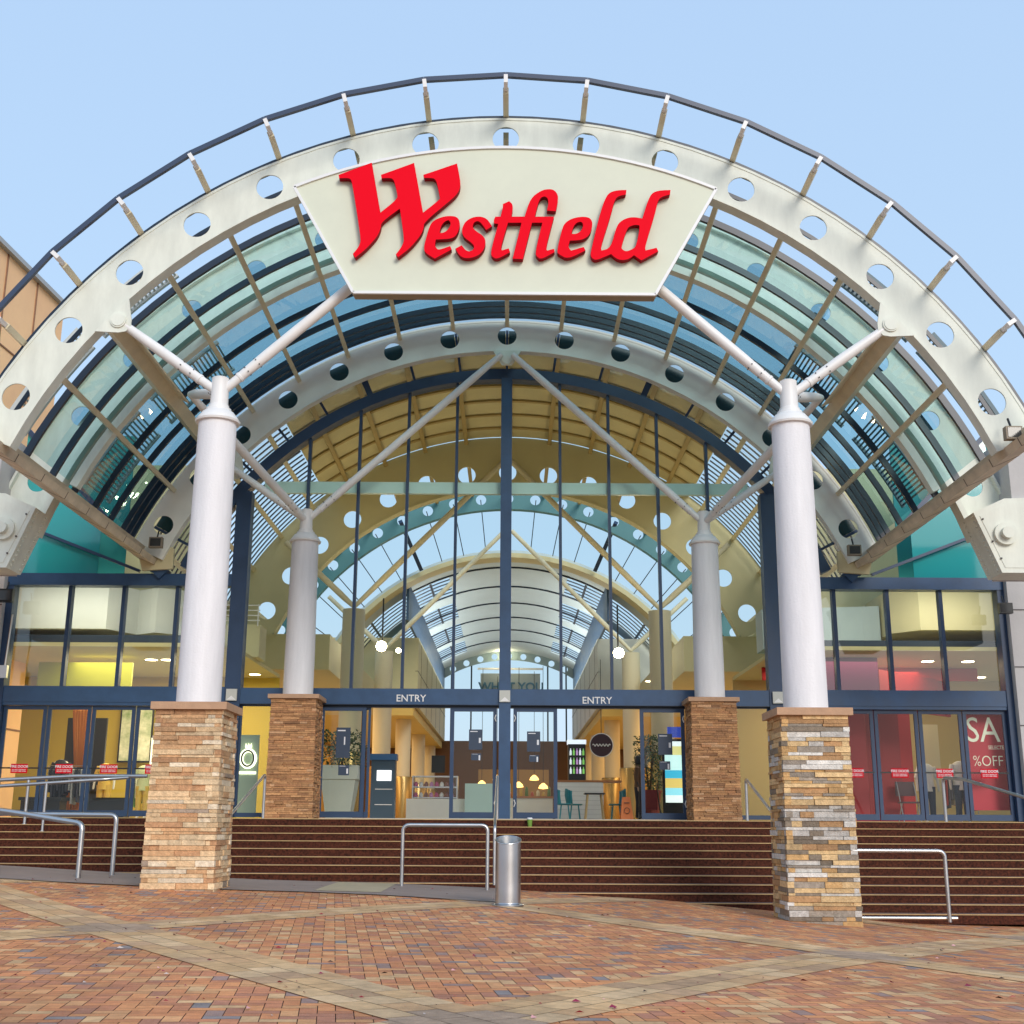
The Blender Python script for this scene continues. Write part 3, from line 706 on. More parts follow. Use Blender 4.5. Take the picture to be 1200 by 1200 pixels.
b.build('cladding_joint',mat('terracotta joint',(.30,.15,.08),.8),bb)
b=MB();b.obox(A2+Vector((0,0,.06)),Bp+Vector((0,0,.06)),.3,.14,(0,0,1));b.build('parapet',mat('grey coping',(.4,.4,.4),.6),bb)

# ------------------------------------------------------------------ mall interior
mi=thing('mall_interior',(AX,40,.15),'vaulted mall street seen through the glass, ochre ceiling then grey vault','building')
b=MB();b.arc(9.96,10.06,30.2,38.75,-37,37,26);b.build('ochre_vault',ochre,mi)
for y in (31.2,32.5,33.8,35.1,36.4,37.7):
    b=MB();b.arc(9.90,9.955,y-.07,y+.07,-37,37,26);b.build('vault_rib',ochb,mi)
for k in range(-8,9):
    b=MB();t=k*8.1;b.obox(P3(t,9.84,30.2),P3(t,9.84,45.4),.13,.10,P3(t,1,0)-P3(t,0,0));b.build('vault_beam',ochb if abs(k)<5 else creamd,mi)
for s_ in (-1,1):
    b=MB();y=30.4
    while y<38.7: b.arc(9.98,10.0,y,y+.09,s_*37.2,s_*66,14);y+=.36
    b.build('skylight_slats',navy,mi)
    b=MB();b.arc(9.90,10.02,38.9,45.4,s_*62,s_*66,2);b.build('eaves_beam',creamd,mi)
for k in range(-7,8):
    b=MB()
    if abs(k)%2: b.arc(9.95,10.0,39,45.3,k*8.1-.2,k*8.1+.2,1);b.build('roof_bar',navy,mi)
b=MB();b.web(8.22,9.95,8.74,.29,38.8,38.86,[k*8.9 for k in range(-7,8)],8.9);b.arc(8.16,8.22,38.78,39.2,-66,66,44);b.build('second_arch',inner,mi)
b=MB();b.web(9.28,10.0,9.65,.2,45.5,45.53,[k*6.24 for k in range(-10,11)],6.24);b.arc(9.23,9.28,45.48,45.8,-65,65,44);b.build('third_arch',mat('shaded white arch',(.07,.22,.26),.5),mi)  # white arch; shade and glass tint are put into its colour
# clerestory mullions
for k in range(-9,10):
    t=k*6.3;b=MB();wd=.16 if abs(k) in (4,) else .035
    b.obox(P3(t,8.5,49.6),P3(t,10.1,47.2),wd,wd,(0,1,0));b.build('clerestory_bar',blue if wd>.1 else navy,mi)
# grey vault C
RC=8.5
b=MB();b.arc(RC-.0,RC+.12,50,80,-18,18,14);b.arc(RC,RC+.12,50,53.2,18,60,12);b.arc(RC,RC+.12,50,53.2,-18,-60,12)
for ya,yb in ((57.6,59.4),(64,65.8),(70.4,72.2),(76.8,80)):
    for s_ in (-1,1): b.arc(RC,RC+.12,ya,yb,s_*18,s_*60,12)
b.build('grey_vault',greyc,mi)
b=MB();b.arc(RC-.2,RC-.01,49.9,50.9,-60,60,30);b.build('vault_fascia',ochre,mi)  # yellow light on the first stretch of soffit, given as colour
for y in (52.8,57.2,61.6,66,70.4,74.8):
    b=MB();b.arc(RC-.06,RC-.005,y-.05,y+.05,-32,32,20);b.build('vault_joint',navy,mi)
for ya,yb in ((53.3,57.5),(59.5,63.9),(65.9,70.3),(72.3,76.7)):
    for s_ in (-1,1):
        b=MB();y=ya+.3
        while y<yb: b.arc(RC,RC+.015,y,y+.2,s_*18,s_*60,12);y+=.72
        for t in (24,30,45): b.obox(P3(s_*t,RC+.04,ya),P3(s_*t,RC+.04,yb),.10,.10,P3(s_*t,1,0)-P3(s_*t,0,0))
        b.build('skylight_slats',navy,mi)
for s_ in (-1,1):
    x=AX+s_*4.25
    b=MB();b.box(x-.05,x+.05,51,80,8.45,10.1);b.build('blue_screen',bluel,mi)
    b=MB();b.box(min(x-s_*.12,x+s_*4.6),max(x-s_*.12,x+s_*4.6),56,80,5.35,8.45);b.build('upper_wall',inner2 if s_>0 else inner,mi)
    b=MB();b.box(min(x-s_*.13,x),max(x-s_*.13,x),56,80,6.9,6.93)
    for q in range(6): b.box(x-s_*.12-.01,x-s_*.12+.01,58+q*4,58.05+q*4,5.4,8.4)
    b.build('wall_joint',grout,mi)
    # aisle bulkheads, ceilings and walls
    xa,xb=sorted((AX+s_*5.75,AX+s_*16))
    b=MB();b.box(xa,xb,39.4,56,4.9,6.05);b.build('aisle_bulkhead',inner,mi)
    xa,xb=sorted((AX+s_*4.3,AX+s_*16))
    b=MB();b.box(xa,xb,56,80,4.9,5.30);b.build('aisle_ceiling',ylw,mi)
    xa,xb=sorted((AX+s_*11.0,AX+s_*11.3))
    b=MB();b.box(xa,xb,40.0,80,.15,4.9);b.build('aisle_wall',mat('amber shopfront wall',(.55,.30,.06),.6),mi)
    b=MB();b.box(min(AX+s_*9.9,AX+s_*12.4),max(AX+s_*9.9,AX+s_*12.4),39.4,56,6.05,7.4);b.build('bulkhead_upstand',inner,mi)
b=MB();b.web(7.95,8.5,8.22,.2,79.8,79.84,[k*6.6 for k in range(-6,7)],6.6);b.build('end_arch',teald if 0 else mat('grey blue arch',(.25,.33,.36),.5),mi)
b=MB();b.box(-12,12,80.2,80.6,.15,5.4);b.build('end_wall',mat('dark amber end wall',(.13,.055,.015),.6),mi)
b=MB();b.box(-2.0,1.9,80,80.2,7.6,9.75);b.build('end_screen',mat('grey end board',(.30,.34,.36),.6),mi)
text_mesh('end_board_lettering','WHAT YOU',.78,(.0,79.97,8.62),(1,0,0),(0,0,1),.02,mat('blue lettering',(.06,.16,.26),.6),mi,.02)
for x in (-3.9,-2.6,2.4,3.6):
    b=MB();b.box(x-.05,x+.05,80,80.1,5.4,11);b.build('end_mullion',navy,mi)
b=MB();b.box(-2.2,2.1,80,80.1,10.0,10.12);b.build('end_transom',whites,mi)

ordn2=['first','second','third','fourth','fifth']
# interior columns
def incol(cx,cy,lab,top,struts=False):
    t=thing('interior_column',(cx,cy,.148),lab,'column','round columns along the mall street')
    b=MB();b.lathe((cx,cy,0),[(.36,2.25),(.36,top)],28);b.build('shaft',mat('warm white column',(.62,.55,.38),.5),t,True)
    b=MB();b.lathe((cx,cy,0),[(.52,.15),(.52,2.2),(.50,2.25),(.36,2.26)],28);b.build('plinth',mat('brass clad plinth',(.40,.27,.10),.25,.6),t,True)
    if struts:
        k=-1 if cx<AX else 1;a=Vector((cx,cy,top+.1))
        for e in (P3(k*48.8,9.6,cy),P3(k*.9,9.1,cy),P3(k*48,9.5,cy+4)):
            b=MB();b.tube([a,a.lerp(Vector(e),.2),e],[.07,.10,.09],12);b.build('strut',creamd,t,True)
    return t
ordn=['nearest','second','third','fourth','fifth']
for s_,sd in ((-1,'left'),(1,'right')):
    for i,y in enumerate((38.8,48.5,58.2,67.9,77.5)):
        incol(AX+s_*4.92,y,'%s round column on the %s side inside the mall street'%(ordn[i],sd),6.75 if i<2 else 4.9,i<2)

# interior lamps and added fill lights
def lampdisc(x,y,z,lab,cat='ceiling light',r_=.16,m_=None,grp='round ceiling downlights'):
    t=thing('ceiling_light',(x,y,z),lab,cat,grp)
    b=MB();b.lathe((x,y,z),[(r_*.2,-.02),(r_,-.02),(r_,-.01)],18);b.build('diffuser',m_ or lamp,t)
    b=MB();b.lathe((x,y,z),[(r_+.03,-.012),(r_+.03,0),(r_,.0)],18);b.build('trim_ring',whites,t);return t
def area(x,y,z,sx,sy,pw,col=(1,.72,.38),rot=(0,0,0),nm='ceiling_and_fill_lamp'):
    l=bpy.data.lights.new(nm,'AREA');l.shape='RECTANGLE';l.size=sx;l.size_y=sy;l.energy=pw;l.color=col
    o=bpy.data.objects.new(nm,l);COL.objects.link(o);o.location=(x,y,z);o.rotation_euler=rot;return o
for s_ in (-1,1):
    area(AX+s_*8.3,49,4.85,3,14,700);area(AX+s_*8,68,4.85,4,20,600)
    area(AX+s_*9.4,33.6,4.25,4.2,4.5,400 if s_<0 else 210,(1,.84,.55))
    area(AX+s_*3.6,65,8.35,.4,24,420,(1,.97,.92),(R(180),0,0))  # upward fill lights added to brighten the skylit grey vault
    area(AX+s_*3.9,36.5,6.6,.6,1.0,50,(1,.75,.40),(R(180),0,0))
for (px,py,d,pw) in ((447,757,44,0),(725,765,44,0),(590,768,79,0)):
    p=at(px,py,d);t=thing('spotlight',p,{447:'glaring floodlight hung left of centre inside the mall',725:'glaring floodlight hung right of centre inside the mall',590:'small far spotlight at the end of the mall vault'}[px],'lamp')
    b=MB();b.lathe((p.x,p.y,p.z-.2),[(.02,0),(.14,.05),(.19,.16),(.19,.22),(.14,.33),(.02,.38)],16);b.build('bulb',lampb,t,True)
    b=MB();b.tube([(p.x,p.y+.25,p.z),(p.x,p.y+.25,p.z+1.8)],.03,8);b.build('hanger',blk,t)
for px,lab in ((467,'smaller lamp beside the left floodlight'),):
    p=at(px,762,44.3);o=MB();o.lathe((p.x,p.y,p.z-.1),[(.01,0),(.09,.05),(.09,.12),(.01,.18)],12);tag(o.build('lamp_bulb',lampb,None,True),'small bright lamp just right of the left floodlight','lamp')

# ------------------------------------------------------------------ shop interiors behind the wings
def panel(name,x0,x1,y,z0,z1,m_,lab,cat,dep=.06,parent=None):
    b=MB();b.box(x0,x1,y,y+dep,z0,z1);o=b.build(name,m_,parent)
    if parent is None: tag(o,lab,cat)
    return o
def shop(s_,lab):
    t=thing('shop_interior',(AX+s_*9.4,34,.15),lab,'shop');xa,xb=sorted((AX+s_*6.9,AX+s_*16.5));return t,xa,xb
cor=mat('shop cream ceiling',(.70,.60,.30),.7)
redm=mat('red shop wall',(.52,.006,.012),.6);redm2=mat('dark red shop wall',(.34,.004,.010),.6);mag=mat('magenta shop panel',(.17,.008,.09),.6)
t,xa,xb=shop(-1,'lit clothes shop with green and yellow walls behind the left fire doors')
panel('back_wall',xa,xb,37.2,.15,4.4,mat('shop gold wall',(.62,.44,.06),.6),'','',parent=t)
b=MB();b.box(xa,xb,30.6,37.2,4.36,4.46);b.build('shop_ceiling',cor,t)
b=MB();b.prism([[(-16,31.3),(-10.5,31.3),(-10.0,32.3),(-9.4,31.9),(-8.3,32.7),(-8.3,34),(-16,34)]],(0,0,4.92),(1,0,0),(0,1,0),(0,0,1.2));b.build('bulkhead',inner2,t)
b=MB();b.box(-9.9,-6.9,33.2,34.1,4.46,5.35);b.build('balcony_edge',inner,t)
b=MB()
for q in range(4): b.tube([(-9.2,33.1,5.45+q*.14),(-6.9,33.1,5.45+q*.14)],.015,6)
for q in range(4): b.tube([(-9.2+q*.75,33.1,5.3),(-9.2+q*.75,33.1,5.9)],.018,6)
b.build('balcony_railing',whites,t)
b=MB();b.box(xa,-8.2,31.45,31.58,4.50,4.78);b.build('dark_fascia',navy,t)
b=MB();b.box(-12.6,-10.1,32.5,32.6,3.35,4.2);b.build('yellow_fascia',mat('yellow green board',(.42,.42,.02),.5),t)
b=MB();b.box(-12.4,-11.3,34.5,34.6,.15,2.9);b.build('dark_display',blk,t)
b=MB();b.box(-10.6,-9.5,36.5,36.6,.9,2.5);b.build('white_display',mat('lit white board',(.9,.9,.8),.5,emit=(1,.95,.75),es=.8),t)
for i,(x,c) in enumerate(((-9.15,(.10,.30,.04)),(-8.95,(.18,.42,.05)),(-8.7,(.35,.5,.05)))):
    b=MB();b.box(x,x+.18,33.5+i*.2,33.6+i*.2,.2,3.0);b.build('green_drape',mat('green cloth %d'%i,c,.8),t)
t,xa,xb=shop(1,'lit clothes shop with red walls and sale posters behind the right fire doors')
panel('back_wall',xa,xb,37.2,.15,4.4,mat('shop cream wall',(.62,.50,.22),.6),'','',parent=t)
b=MB();b.box(xa,xb,30.6,37.2,4.36,4.46);b.build('shop_ceiling',cor,t)
b=MB();b.prism([[(16,31.3),(10.6,31.3),(10.0,32.0),(10.0,34),(16,34)]],(0,0,5.0),(1,0,0),(0,1,0),(0,0,1.15));b.build('bulkhead',inner,t)
b=MB();b.prism([[(9.95,32.6),(6.9,33.2),(6.9,34.1),(9.95,34.1)]],(0,0,4.75),(1,0,0),(0,1,0),(0,0,1.1));b.build('pale_bulkhead',mat('pale blue soffit',(.50,.60,.62),.6),t)
b=MB();b.box(7.0,13,34.0,34.1,4.0,4.35);b.build('shop_header',redm,t)
b=MB();b.box(8.0,xb,31.45,31.58,4.46,4.74);b.build('dark_fascia',navy,t)
b=MB();b.box(8.25,9.6,31.9,32.0,3.0,4.35);b.build('magenta_panel',mag,t)
b=MB();b.obox((9.6,31.95,3.55),(12.3,34.5,3.55),.08,1.0);b.build('red_fascia',redm,t)
b=MB();b.box(8.0,8.9,31.0,31.1,.16,2.9);b.build('red_panel',redm2,t);b=MB();b.box(9.05,9.9,31.5,31.6,.16,2.95);b.build('red_panel',redm2,t)
b=MB();b.box(9.9,10.3,31.8,31.9,.16,2.95);b.build('red_panel',redm,t)
b=MB();b.box(10.75,11.35,32.8,32.86,.25,2.7);b.build('cream_banner',mat('cream banner',(.80,.74,.48),.6),t)
for s_ in (-1,1):
    x0,x1=sorted((s_*8.55,s_*16.5))
    b=MB();b.box(x0,x1,34.2,34.4,4.46,10.2);o=b.build('gable_back_wall',inner,mi)
    b=MB();b.box(*sorted((s_*10.2,s_*13)),31.45,31.5,6.4,10.2);b.build('teal_back_panel',mat('teal spandrel board',(.03,.30,.30),.6),mi)
    area(AX+s_*10.0,30.2,5.70,4.6,.3,70,(1,.92,.78),(R(45),0,0))  # fill light added to brighten the upper wing interiors
# sale poster behind the last fire door
ps=thing('sale_poster',(11.65,30.3,.4),'tall red sale poster with cream lettering behind the rightmost fire door','poster')
b=MB();b.box(11.15,12.1,30.25,30.28,.45,2.78);b.build('poster_sheet',mat('poster red',(.55,.005,.03),.5),ps)
pc_=mat('glowing poster cream ink',(.85,.80,.62),.5,emit=(1,.95,.8),es=.15)  # ink given a faint glow of its own to brighten the lettering
text_mesh('poster_lettering','SA',.86,(11.15,30.245,2.08),(1,0,0),(0,0,1),.004,pc_,ps,.0,.86,'LEFT')
text_mesh('poster_lettering','SELECTED',.13,(11.66,30.245,1.90),(1,0,0),(0,0,1),.004,pc_,ps,0,.8,'LEFT')
text_mesh('poster_lettering','%OFF',.36,(11.26,30.245,1.50),(1,0,0),(0,0,1),.004,pc_,ps,-.004,.85,'LEFT')
# lit logo sign, side light on the left
lg=thing('shop_logo_panel',(-6.5,30.9,.15),'pale green panel with a glowing ring and crown logo between the left columns','sign')
b=MB();b.box(-6.9,-6.28,30.9,30.96,.2,2.2);b.build('panel',mat('pale green panel',(.36,.46,.36),.5),lg)
lit=mat('glowing logo',(1,1,.8),.5,emit=(1,.95,.65),es=2.2)
b=MB();n=28;c=Vector((-6.53,30.88,1.62))
b.tube([c+Vector((.17*cos(2*pi*i/n),-.0,.20*sin(2*pi*i/n))) for i in range(n+1)],.05,6);b.build('logo_glow',lit,lg)
b=MB();b.tube([c+Vector((.15*cos(2*pi*i/n),-.06,.19*sin(2*pi*i/n))) for i in range(n+1)],.022,6);b.build('logo_ring',blk,lg)
b=MB()
for i in (-1,0,1): b.prism([[(-.03,0),(.03,0),(i*.02,.11)]],c+Vector((i*.05,-.04,.26)),(1,0,0),(0,0,1),(0,.03,0))
b.build('logo_crown',lit,lg)
b=MB();b.box(-6.74,-6.32,30.87,30.9,1.24,1.30);b.build('logo_strip',lit,lg)

# ------------------------------------------------------------------ people and mannequins
def figure(name,x,y,z,h,lab,cat,skin,top,bottom,hair=None,yaw=0,head=True,arms=.06,group=None):
    o=bpy.data.objects.new(name,None);COL.objects.link(o);o.location=(x,y,z);o.rotation_euler=(0,0,yaw);o['_w']=(0.,0.,0.);tag(o,lab,cat,group)
    s=h/1.75
    V=[(0,0,.95),(0,0,1.10),(0,0,1.32),(0,0,1.44),(0,0,1.52),(0,-.01,1.62),(0,-.01,1.70),
       (-.10,0,.88),(-.10,-.01,.48),(-.10,.02,.09),(-.10,-.13,.04),(.10,0,.88),(.10,-.01,.48),(.11,.02,.09),(.11,-.13,.04),
       (-.17,0,1.40),(-.21-arms,.01,1.14),(-.22-arms,-.04,.90),(-.22-arms,-.06,.80),(.17,0,1.40),(.21+arms,.01,1.14),(.22+arms,-.04,.90),(.22+arms,-.06,.80)]
    rad=[.13,.115,.14,.10,.05,.085,.07,.095,.06,.04,.035,.095,.06,.04,.035,.055,.042,.03,.028,.055,.042,.03,.028]
    E=[(0,1),(1,2),(2,3),(3,4),(0,7),(7,8),(8,9),(9,10),(0,11),(11,12),(12,13),(13,14),(3,15),(15,16),(16,17),(17,18),(3,19),(19,20),(20,21),(21,22)]
    if head: E+=[(4,5),(5,6)]
    else:
        pass
    me=bpy.data.meshes.new('body')
    if not head: V2=V[:5]+V[7:];rad2=rad[:5]+rad[7:];mp=lambda i:i if i<5 else i-2;E=[(mp(a),mp(c)) for a,c in E]
    else: V2,rad2=V,rad
    me.from_pydata([(a*s,b_*s,c*s) for a,b_,c in V2],E,[]);me.materials.append(skin)
    bo=bpy.data.objects.new('body',me);COL.objects.link(bo);bo.parent=o
    bo.modifiers.new('Skin','SKIN')
    for i,sv in enumerate(me.skin_vertices[0].data): sv.radius=(rad2[i]*s*(1.25 if i in(0,1,2) else 1),rad2[i]*s*(.85 if i in (0,1,2) else 1))
    me.skin_vertices[0].data[0].use_root=True
    sd=bo.modifiers.new('Sub','SUBSURF');sd.levels=2;sd.render_levels=2
    # clothes: loose shells
    b=MB();
    def ell(b,prof,n=18,ox=0,oy=0):
        vs=[];fs=[]
        for (rx,ry,zz,dx) in prof:
            for k in range(n):a=2*pi*k/n;vs.append(((ox+dx+rx*cos(a))*s,(oy+ry*sin(a))*s,zz*s))
        for i in range(len(prof)-1):
            for k in range(n): fs.append((i*n+k,i*n+(k+1)%n,(i+1)*n+(k+1)%n,(i+1)*n+k))
        b.add(vs,fs)
    ell(b,[(.185,.13,.80,0),(.18,.125,.95,0),(.165,.12,1.10,0),(.19,.135,1.30,0),(.20,.12,1.40,0),(.13,.09,1.48,0),(.065,.06,1.51,0)])
    for sx in (-1,1):
        b.tube([(sx*.17*s,0,1.42*s),((sx*(.21+arms))*s,.01*s,1.14*s)]+([] if cat=='mannequin' else [(sx*(.22+arms)*s,-.04*s,.92*s)]),[.075*s,.062*s]+([] if cat=='mannequin' else [.048*s]),12)
    q=b.build('top_garment',top,None,True);q.parent=o
    b=MB()
    for sx in (-1,1): b.tube([(sx*.095*s,0,.92*s),(sx*.10*s,-.01*s,.5*s),(sx*.105*s,.02*s,.10*s)],[.115*s,.085*s,.07*s],14)
    q=b.build('trousers',bottom,None,True);q.parent=o
    if hair:
        b=MB();b.lathe((0,.015*s,1.60*s),[(.075*s,-.08*s),(.10*s,-.02*s),(.105*s,.06*s),(.08*s,.14*s),(.02*s,.175*s)],16);q=b.build('hair',hair,None,True);q.parent=o
    return o
skn=mat('skin',(.45,.27,.18),.5);mw=mat('mannequin white',(.72,.70,.64),.5);jean=mat('dark denim',(.03,.06,.12),.8);tee=mat('white tee shirt',(.80,.80,.76),.8)
figure('person',3.42,33.2,.15,1.70,'person in a brown coat with dark hair standing inside the right sliding door','person',skn,mat('brown coat',(.12,.06,.03),.8),mat('dark trousers',(.02,.02,.03),.8),blk,yaw=R(70))
figure('mannequin',10.72,32.1,.15,1.72,'headless shop mannequin in a white tee shirt and jeans, left of the pair','mannequin',mw,tee,jean,None,head=False,group='mannequins in the red shop')
figure('mannequin',11.45,31.7,.15,1.78,'headless shop mannequin in a white tee shirt nearest the sale poster','mannequin',mw,tee,jean,None,head=False,group='mannequins in the red shop')
figure('mannequin',-12.0,33.2,.15,1.78,'shop mannequin in a dark jacket at the far left of the window','mannequin',mw,mat('charcoal jacket',(.03,.03,.04),.8),blk,None,head=False,group='mannequins in the green shop')
figure('mannequin',-11.0,33.8,.15,1.70,'shop mannequin in a yellow robe beside the orange curtain','mannequin',mw,mat('yellow robe',(.75,.5,.08),.7),mat('yellow robe2',(.7,.45,.08),.7),None,head=False,group='mannequins in the green shop')
figure('mannequin',-10.0,34.0,.15,1.66,'shop mannequin in a cream and green outfit before the white board','mannequin',mw,mat('cream green top',(.55,.60,.35),.7),mat('gold skirt',(.6,.42,.1),.7),None,head=False,group='mannequins in the green shop')
# orange curtain
b=MB();pts=[]
n=26
for i in range(n+1):
    x=-11.75+.55*i/n;y=33.0+.05*sin(i*1.7);pts.append((x,y))
vs=[(x,y,.3) for x,y in pts]+[(x*.6+pts[n//2][0]*.4+.05,y,1.6) for x,y in pts]+[(x,y,3.0) for x,y in pts];fs=[]
for r_ in range(2):
    for i in range(n): fs.append((r_*(n+1)+i,r_*(n+1)+i+1,(r_+1)*(n+1)+i+1,(r_+1)*(n+1)+i))
b.add(vs,fs);o=b.build('curtain',mat('orange curtain',(.62,.22,.04),.8),None,fix=False);md=o.modifiers.new('s','SOLIDIFY');md.thickness=.01
tag(o,'orange pleated curtain hanging in the green shop window','curtain')
for x,y,lab in ((-12.0,31.8,'dark low display plinth behind the left fire doors'),(-10.4,31.9,'black display bench behind the second fire door from the left')):
    b=MB();b.box(x-.5,x+.6,y,y+.6,.6,.68);b.box(x-.45,x+.55,y+.05,y+.55,.15,.6);tag(b.build('display_plinth',blk),lab,'display plinth')
def rack(x,y,n,cols,lab,seed,rot=0):
    rd=random.Random(seed);t=thing('clothes_rack',(x,y,.15),lab,'clothes rack','clothes racks in the shops');w=.075*n
    b=MB();b.tube([(x-w/2-.05,y,.16),(x-w/2-.05,y,1.5),(x+w/2+.05,y,1.5),(x+w/2+.05,y,.16)],.014,8)
    for q in (-1,1): b.tube([(x+q*(w/2+.05),y-.25,.17),(x+q*(w/2+.05),y+.25,.17)],.014,8)
    b.build('rail_frame',steel,t)
    for i in range(n):
        xx=x-w/2+.075*(i+.5);h=rd.uniform(.6,1.0);c=rd.choice(cols);b=MB();a=rd.uniform(-.015,.015)
        b.prism([[(-.05,0),(.05,0),(.2,-.08),(.22,-.3),(.18,-h),(-.18,-h*.98),(-.22,-.3),(-.2,-.08)]],(xx,y,1.46),(a*2,1,0),(0,0,1),(.045,0,0))
        b.build('garment',mat('cloth %.2f %.2f %.2f'%c,c,.85,bump=.3,bscale=8),t)
rack(-11.6,32.6,12,[(.02,.02,.03),(.05,.05,.07),(.3,.3,.3)],'rack of dark and grey clothes behind the two leftmost fire doors',1)
rack(-10.1,35.2,14,[(.2,.4,.08),(.6,.6,.5),(.1,.25,.05),(.7,.6,.2)],'rack of green and cream clothes at the back of the green shop',2)
rack(-8.7,32.4,10,[(.15,.35,.05),(.05,.15,.04),(.5,.3,.05)],'rack of green clothes behind the fourth fire door from the left',3)
rack(-8.9,35.6,14,[(.7,.65,.5),(.6,.3,.05),(.35,.1,.05)],'rack of cream and rust clothes at the back of the green shop',4)
rack(8.3,32.6,9,[(.05,.04,.04),(.25,.2,.1),(.1,.02,.02)],'rack of dark clothes behind the first door of the red shop',5)
rack(12.3,34.5,14,[(.7,.7,.68),(.1,.12,.2),(.4,.05,.06)],'rack of white and navy clothes at the back of the red shop',6)
for x,y,lab in ((-11.2,36.9,'large framed pale poster on the gold shop wall, left of the pair'),(-9.3,36.9,'large framed pale poster on the gold shop wall, right of the pair')):
    t=thing('wall_poster',(x,y,2.2),lab,'poster','posters on the gold shop wall')
    b=MB();b.box(x-.5,x+.5,y,y+.04,1.8,3.6);b.build('frame',blk,t);b=MB();b.box(x-.45,x+.45,y-.01,y,1.85,3.55);b.build('print',mat('pale print',(.75,.72,.6),.6,var=.5,scale=2,col2=(.2,.3,.12)),t)
# folding chair in the red shop
ch=thing('folding_chair',(9.9,31.0,.15),'folding chair with a dark patterned seat leaning inside the red shop window','chair')
b=MB();b.box(9.65,10.1,30.85,31.2,.62,.66);b.build('seat',mat('patterned seat',(.10,.05,.06),.8),ch)
b=MB();b.box(9.62,10.1,31.2,31.24,.8,1.15);b.build('backrest',mat('patterned seat',(.1,.05,.06),.8),ch)
for xx in (9.66,10.08):
    b=MB();b.tube([(xx,30.8,.16),(xx,31.22,1.15)],.014,8);b.build('leg',steel,ch);b=MB();b.tube([(xx,31.25,.16),(xx,30.87,.64)],.014,8);b.build('leg',steel,ch)

# ------------------------------------------------------------------ things just inside the sliding doors
def plant(x,y,z,w,h,pot,lab,seed):
    rd=random.Random(seed);t=thing('potted_plant',(x,y,z),lab,'plant');b=MB()
    if pot=='tall':
        b=MB();n=4
        prof=[(.34,.0),(.50,1.02),(.56,1.03),(.58,1.38),(.52,1.38),(.50,1.25)]
        vs=[];fs=[]
        for r_,zz in prof:
            for k in range(4): a=pi/4+pi/2*k;vs.append((x+r_*1.25*cos(a),y+r_*1.25*sin(a),z+zz))
        for i in range(len(prof)-1):
            for k in range(4): fs.append((i*4+k,i*4+(k+1)%4,(i+1)*4+(k+1)%4,(i+1)*4+k))
        fs.append((3,2,1,0));fs.append(tuple((len(prof)-1)*4+k for k in range(4)))
        b.add(vs,fs);b.build('planter',mat('pale grey planter',(.52,.55,.50),.5),t);zt=z+1.3
    else:
        b.lathe((x,y,z),[(.22,0),(.30,.75),(.33,.76),(.33,.82),(.28,.82),(.27,.7)],20);b.build('planter',mat('dark red planter',(.22,.03,.02),.4),t,True);zt=z+.75
    b=MB()
    for i in range(5):
        a=rd.uniform(0,6.28);b.tube([(x,y,zt-.1),(x+.1*cos(a),y+.1*sin(a),zt+h*.5),(x+.25*w*cos(a),y+.25*w*sin(a),zt+h*.85)],[.02,.014,.006],6)
    b.build('stem',mat('brown stem',(.10,.06,.03),.8),t)
    b=MB()
    for i in range(900):
        a=rd.uniform(0,6.28);rr=w*.5*math.sqrt(rd.random());zz=zt+h*rd.random()**.8;k=1-.4*abs((zz-zt)/h-.45)
        c=Vector((x+rr*k*cos(a),y+rr*k*sin(a),zz));d=Vector((rd.uniform(-1,1),rd.uniform(-1,1),rd.uniform(-.2,1))).normalized();n_=d.orthogonal().normalized();L_=rd.uniform(.06,.13)
        b.add([c,c+d*L_*.5+n_*L_*.25,c+d*L_,c+d*L_*.5-n_*L_*.25],[(0,1,2,3)],0,rd.choice([(.03,.07,.02),(.05,.10,.03),(.02,.05,.02),(.08,.12,.03)]))
    b.build('foliage',MT.get('leaf') or attrmat('leaf',.5,.1),t,fix=False)
plant(-4.45,32.6,.15,1.5,.95,'tall','bushy dark shrub in a tall pale planter inside the left sliding door',4)
plant(3.72,33.4,.15,.9,1.5,'low','leafy shrub in a dark red pot inside the right sliding door',9)
# information kiosk
k=thing('information_kiosk',(-3.35,33.2,.15),'dark free standing information terminal with a bright white screen','kiosk')
b=MB();b.box(-3.72,-3.08,33.2,33.6,.15,1.72);b.build('cabinet',mat('kiosk blue grey',(.05,.09,.13),.4),k)
b=MB();b.box(-3.76,-3.04,33.14,33.6,1.72,1.88);b.build('header',mat('kiosk blue header',(.04,.14,.32),.4),k)
b=MB();b.box(-3.56,-3.18,33.17,33.2,1.18,1.45);b.build('screen',mat('white screen',(1,1,1),.5,emit=(1,1,1),es=1.6),k)
b=MB();b.box(-3.60,-3.14,33.185,33.2,.55,.57);b.box(-3.60,-3.14,33.185,33.2,.95,.97);b.build('panel_line',whites,k)
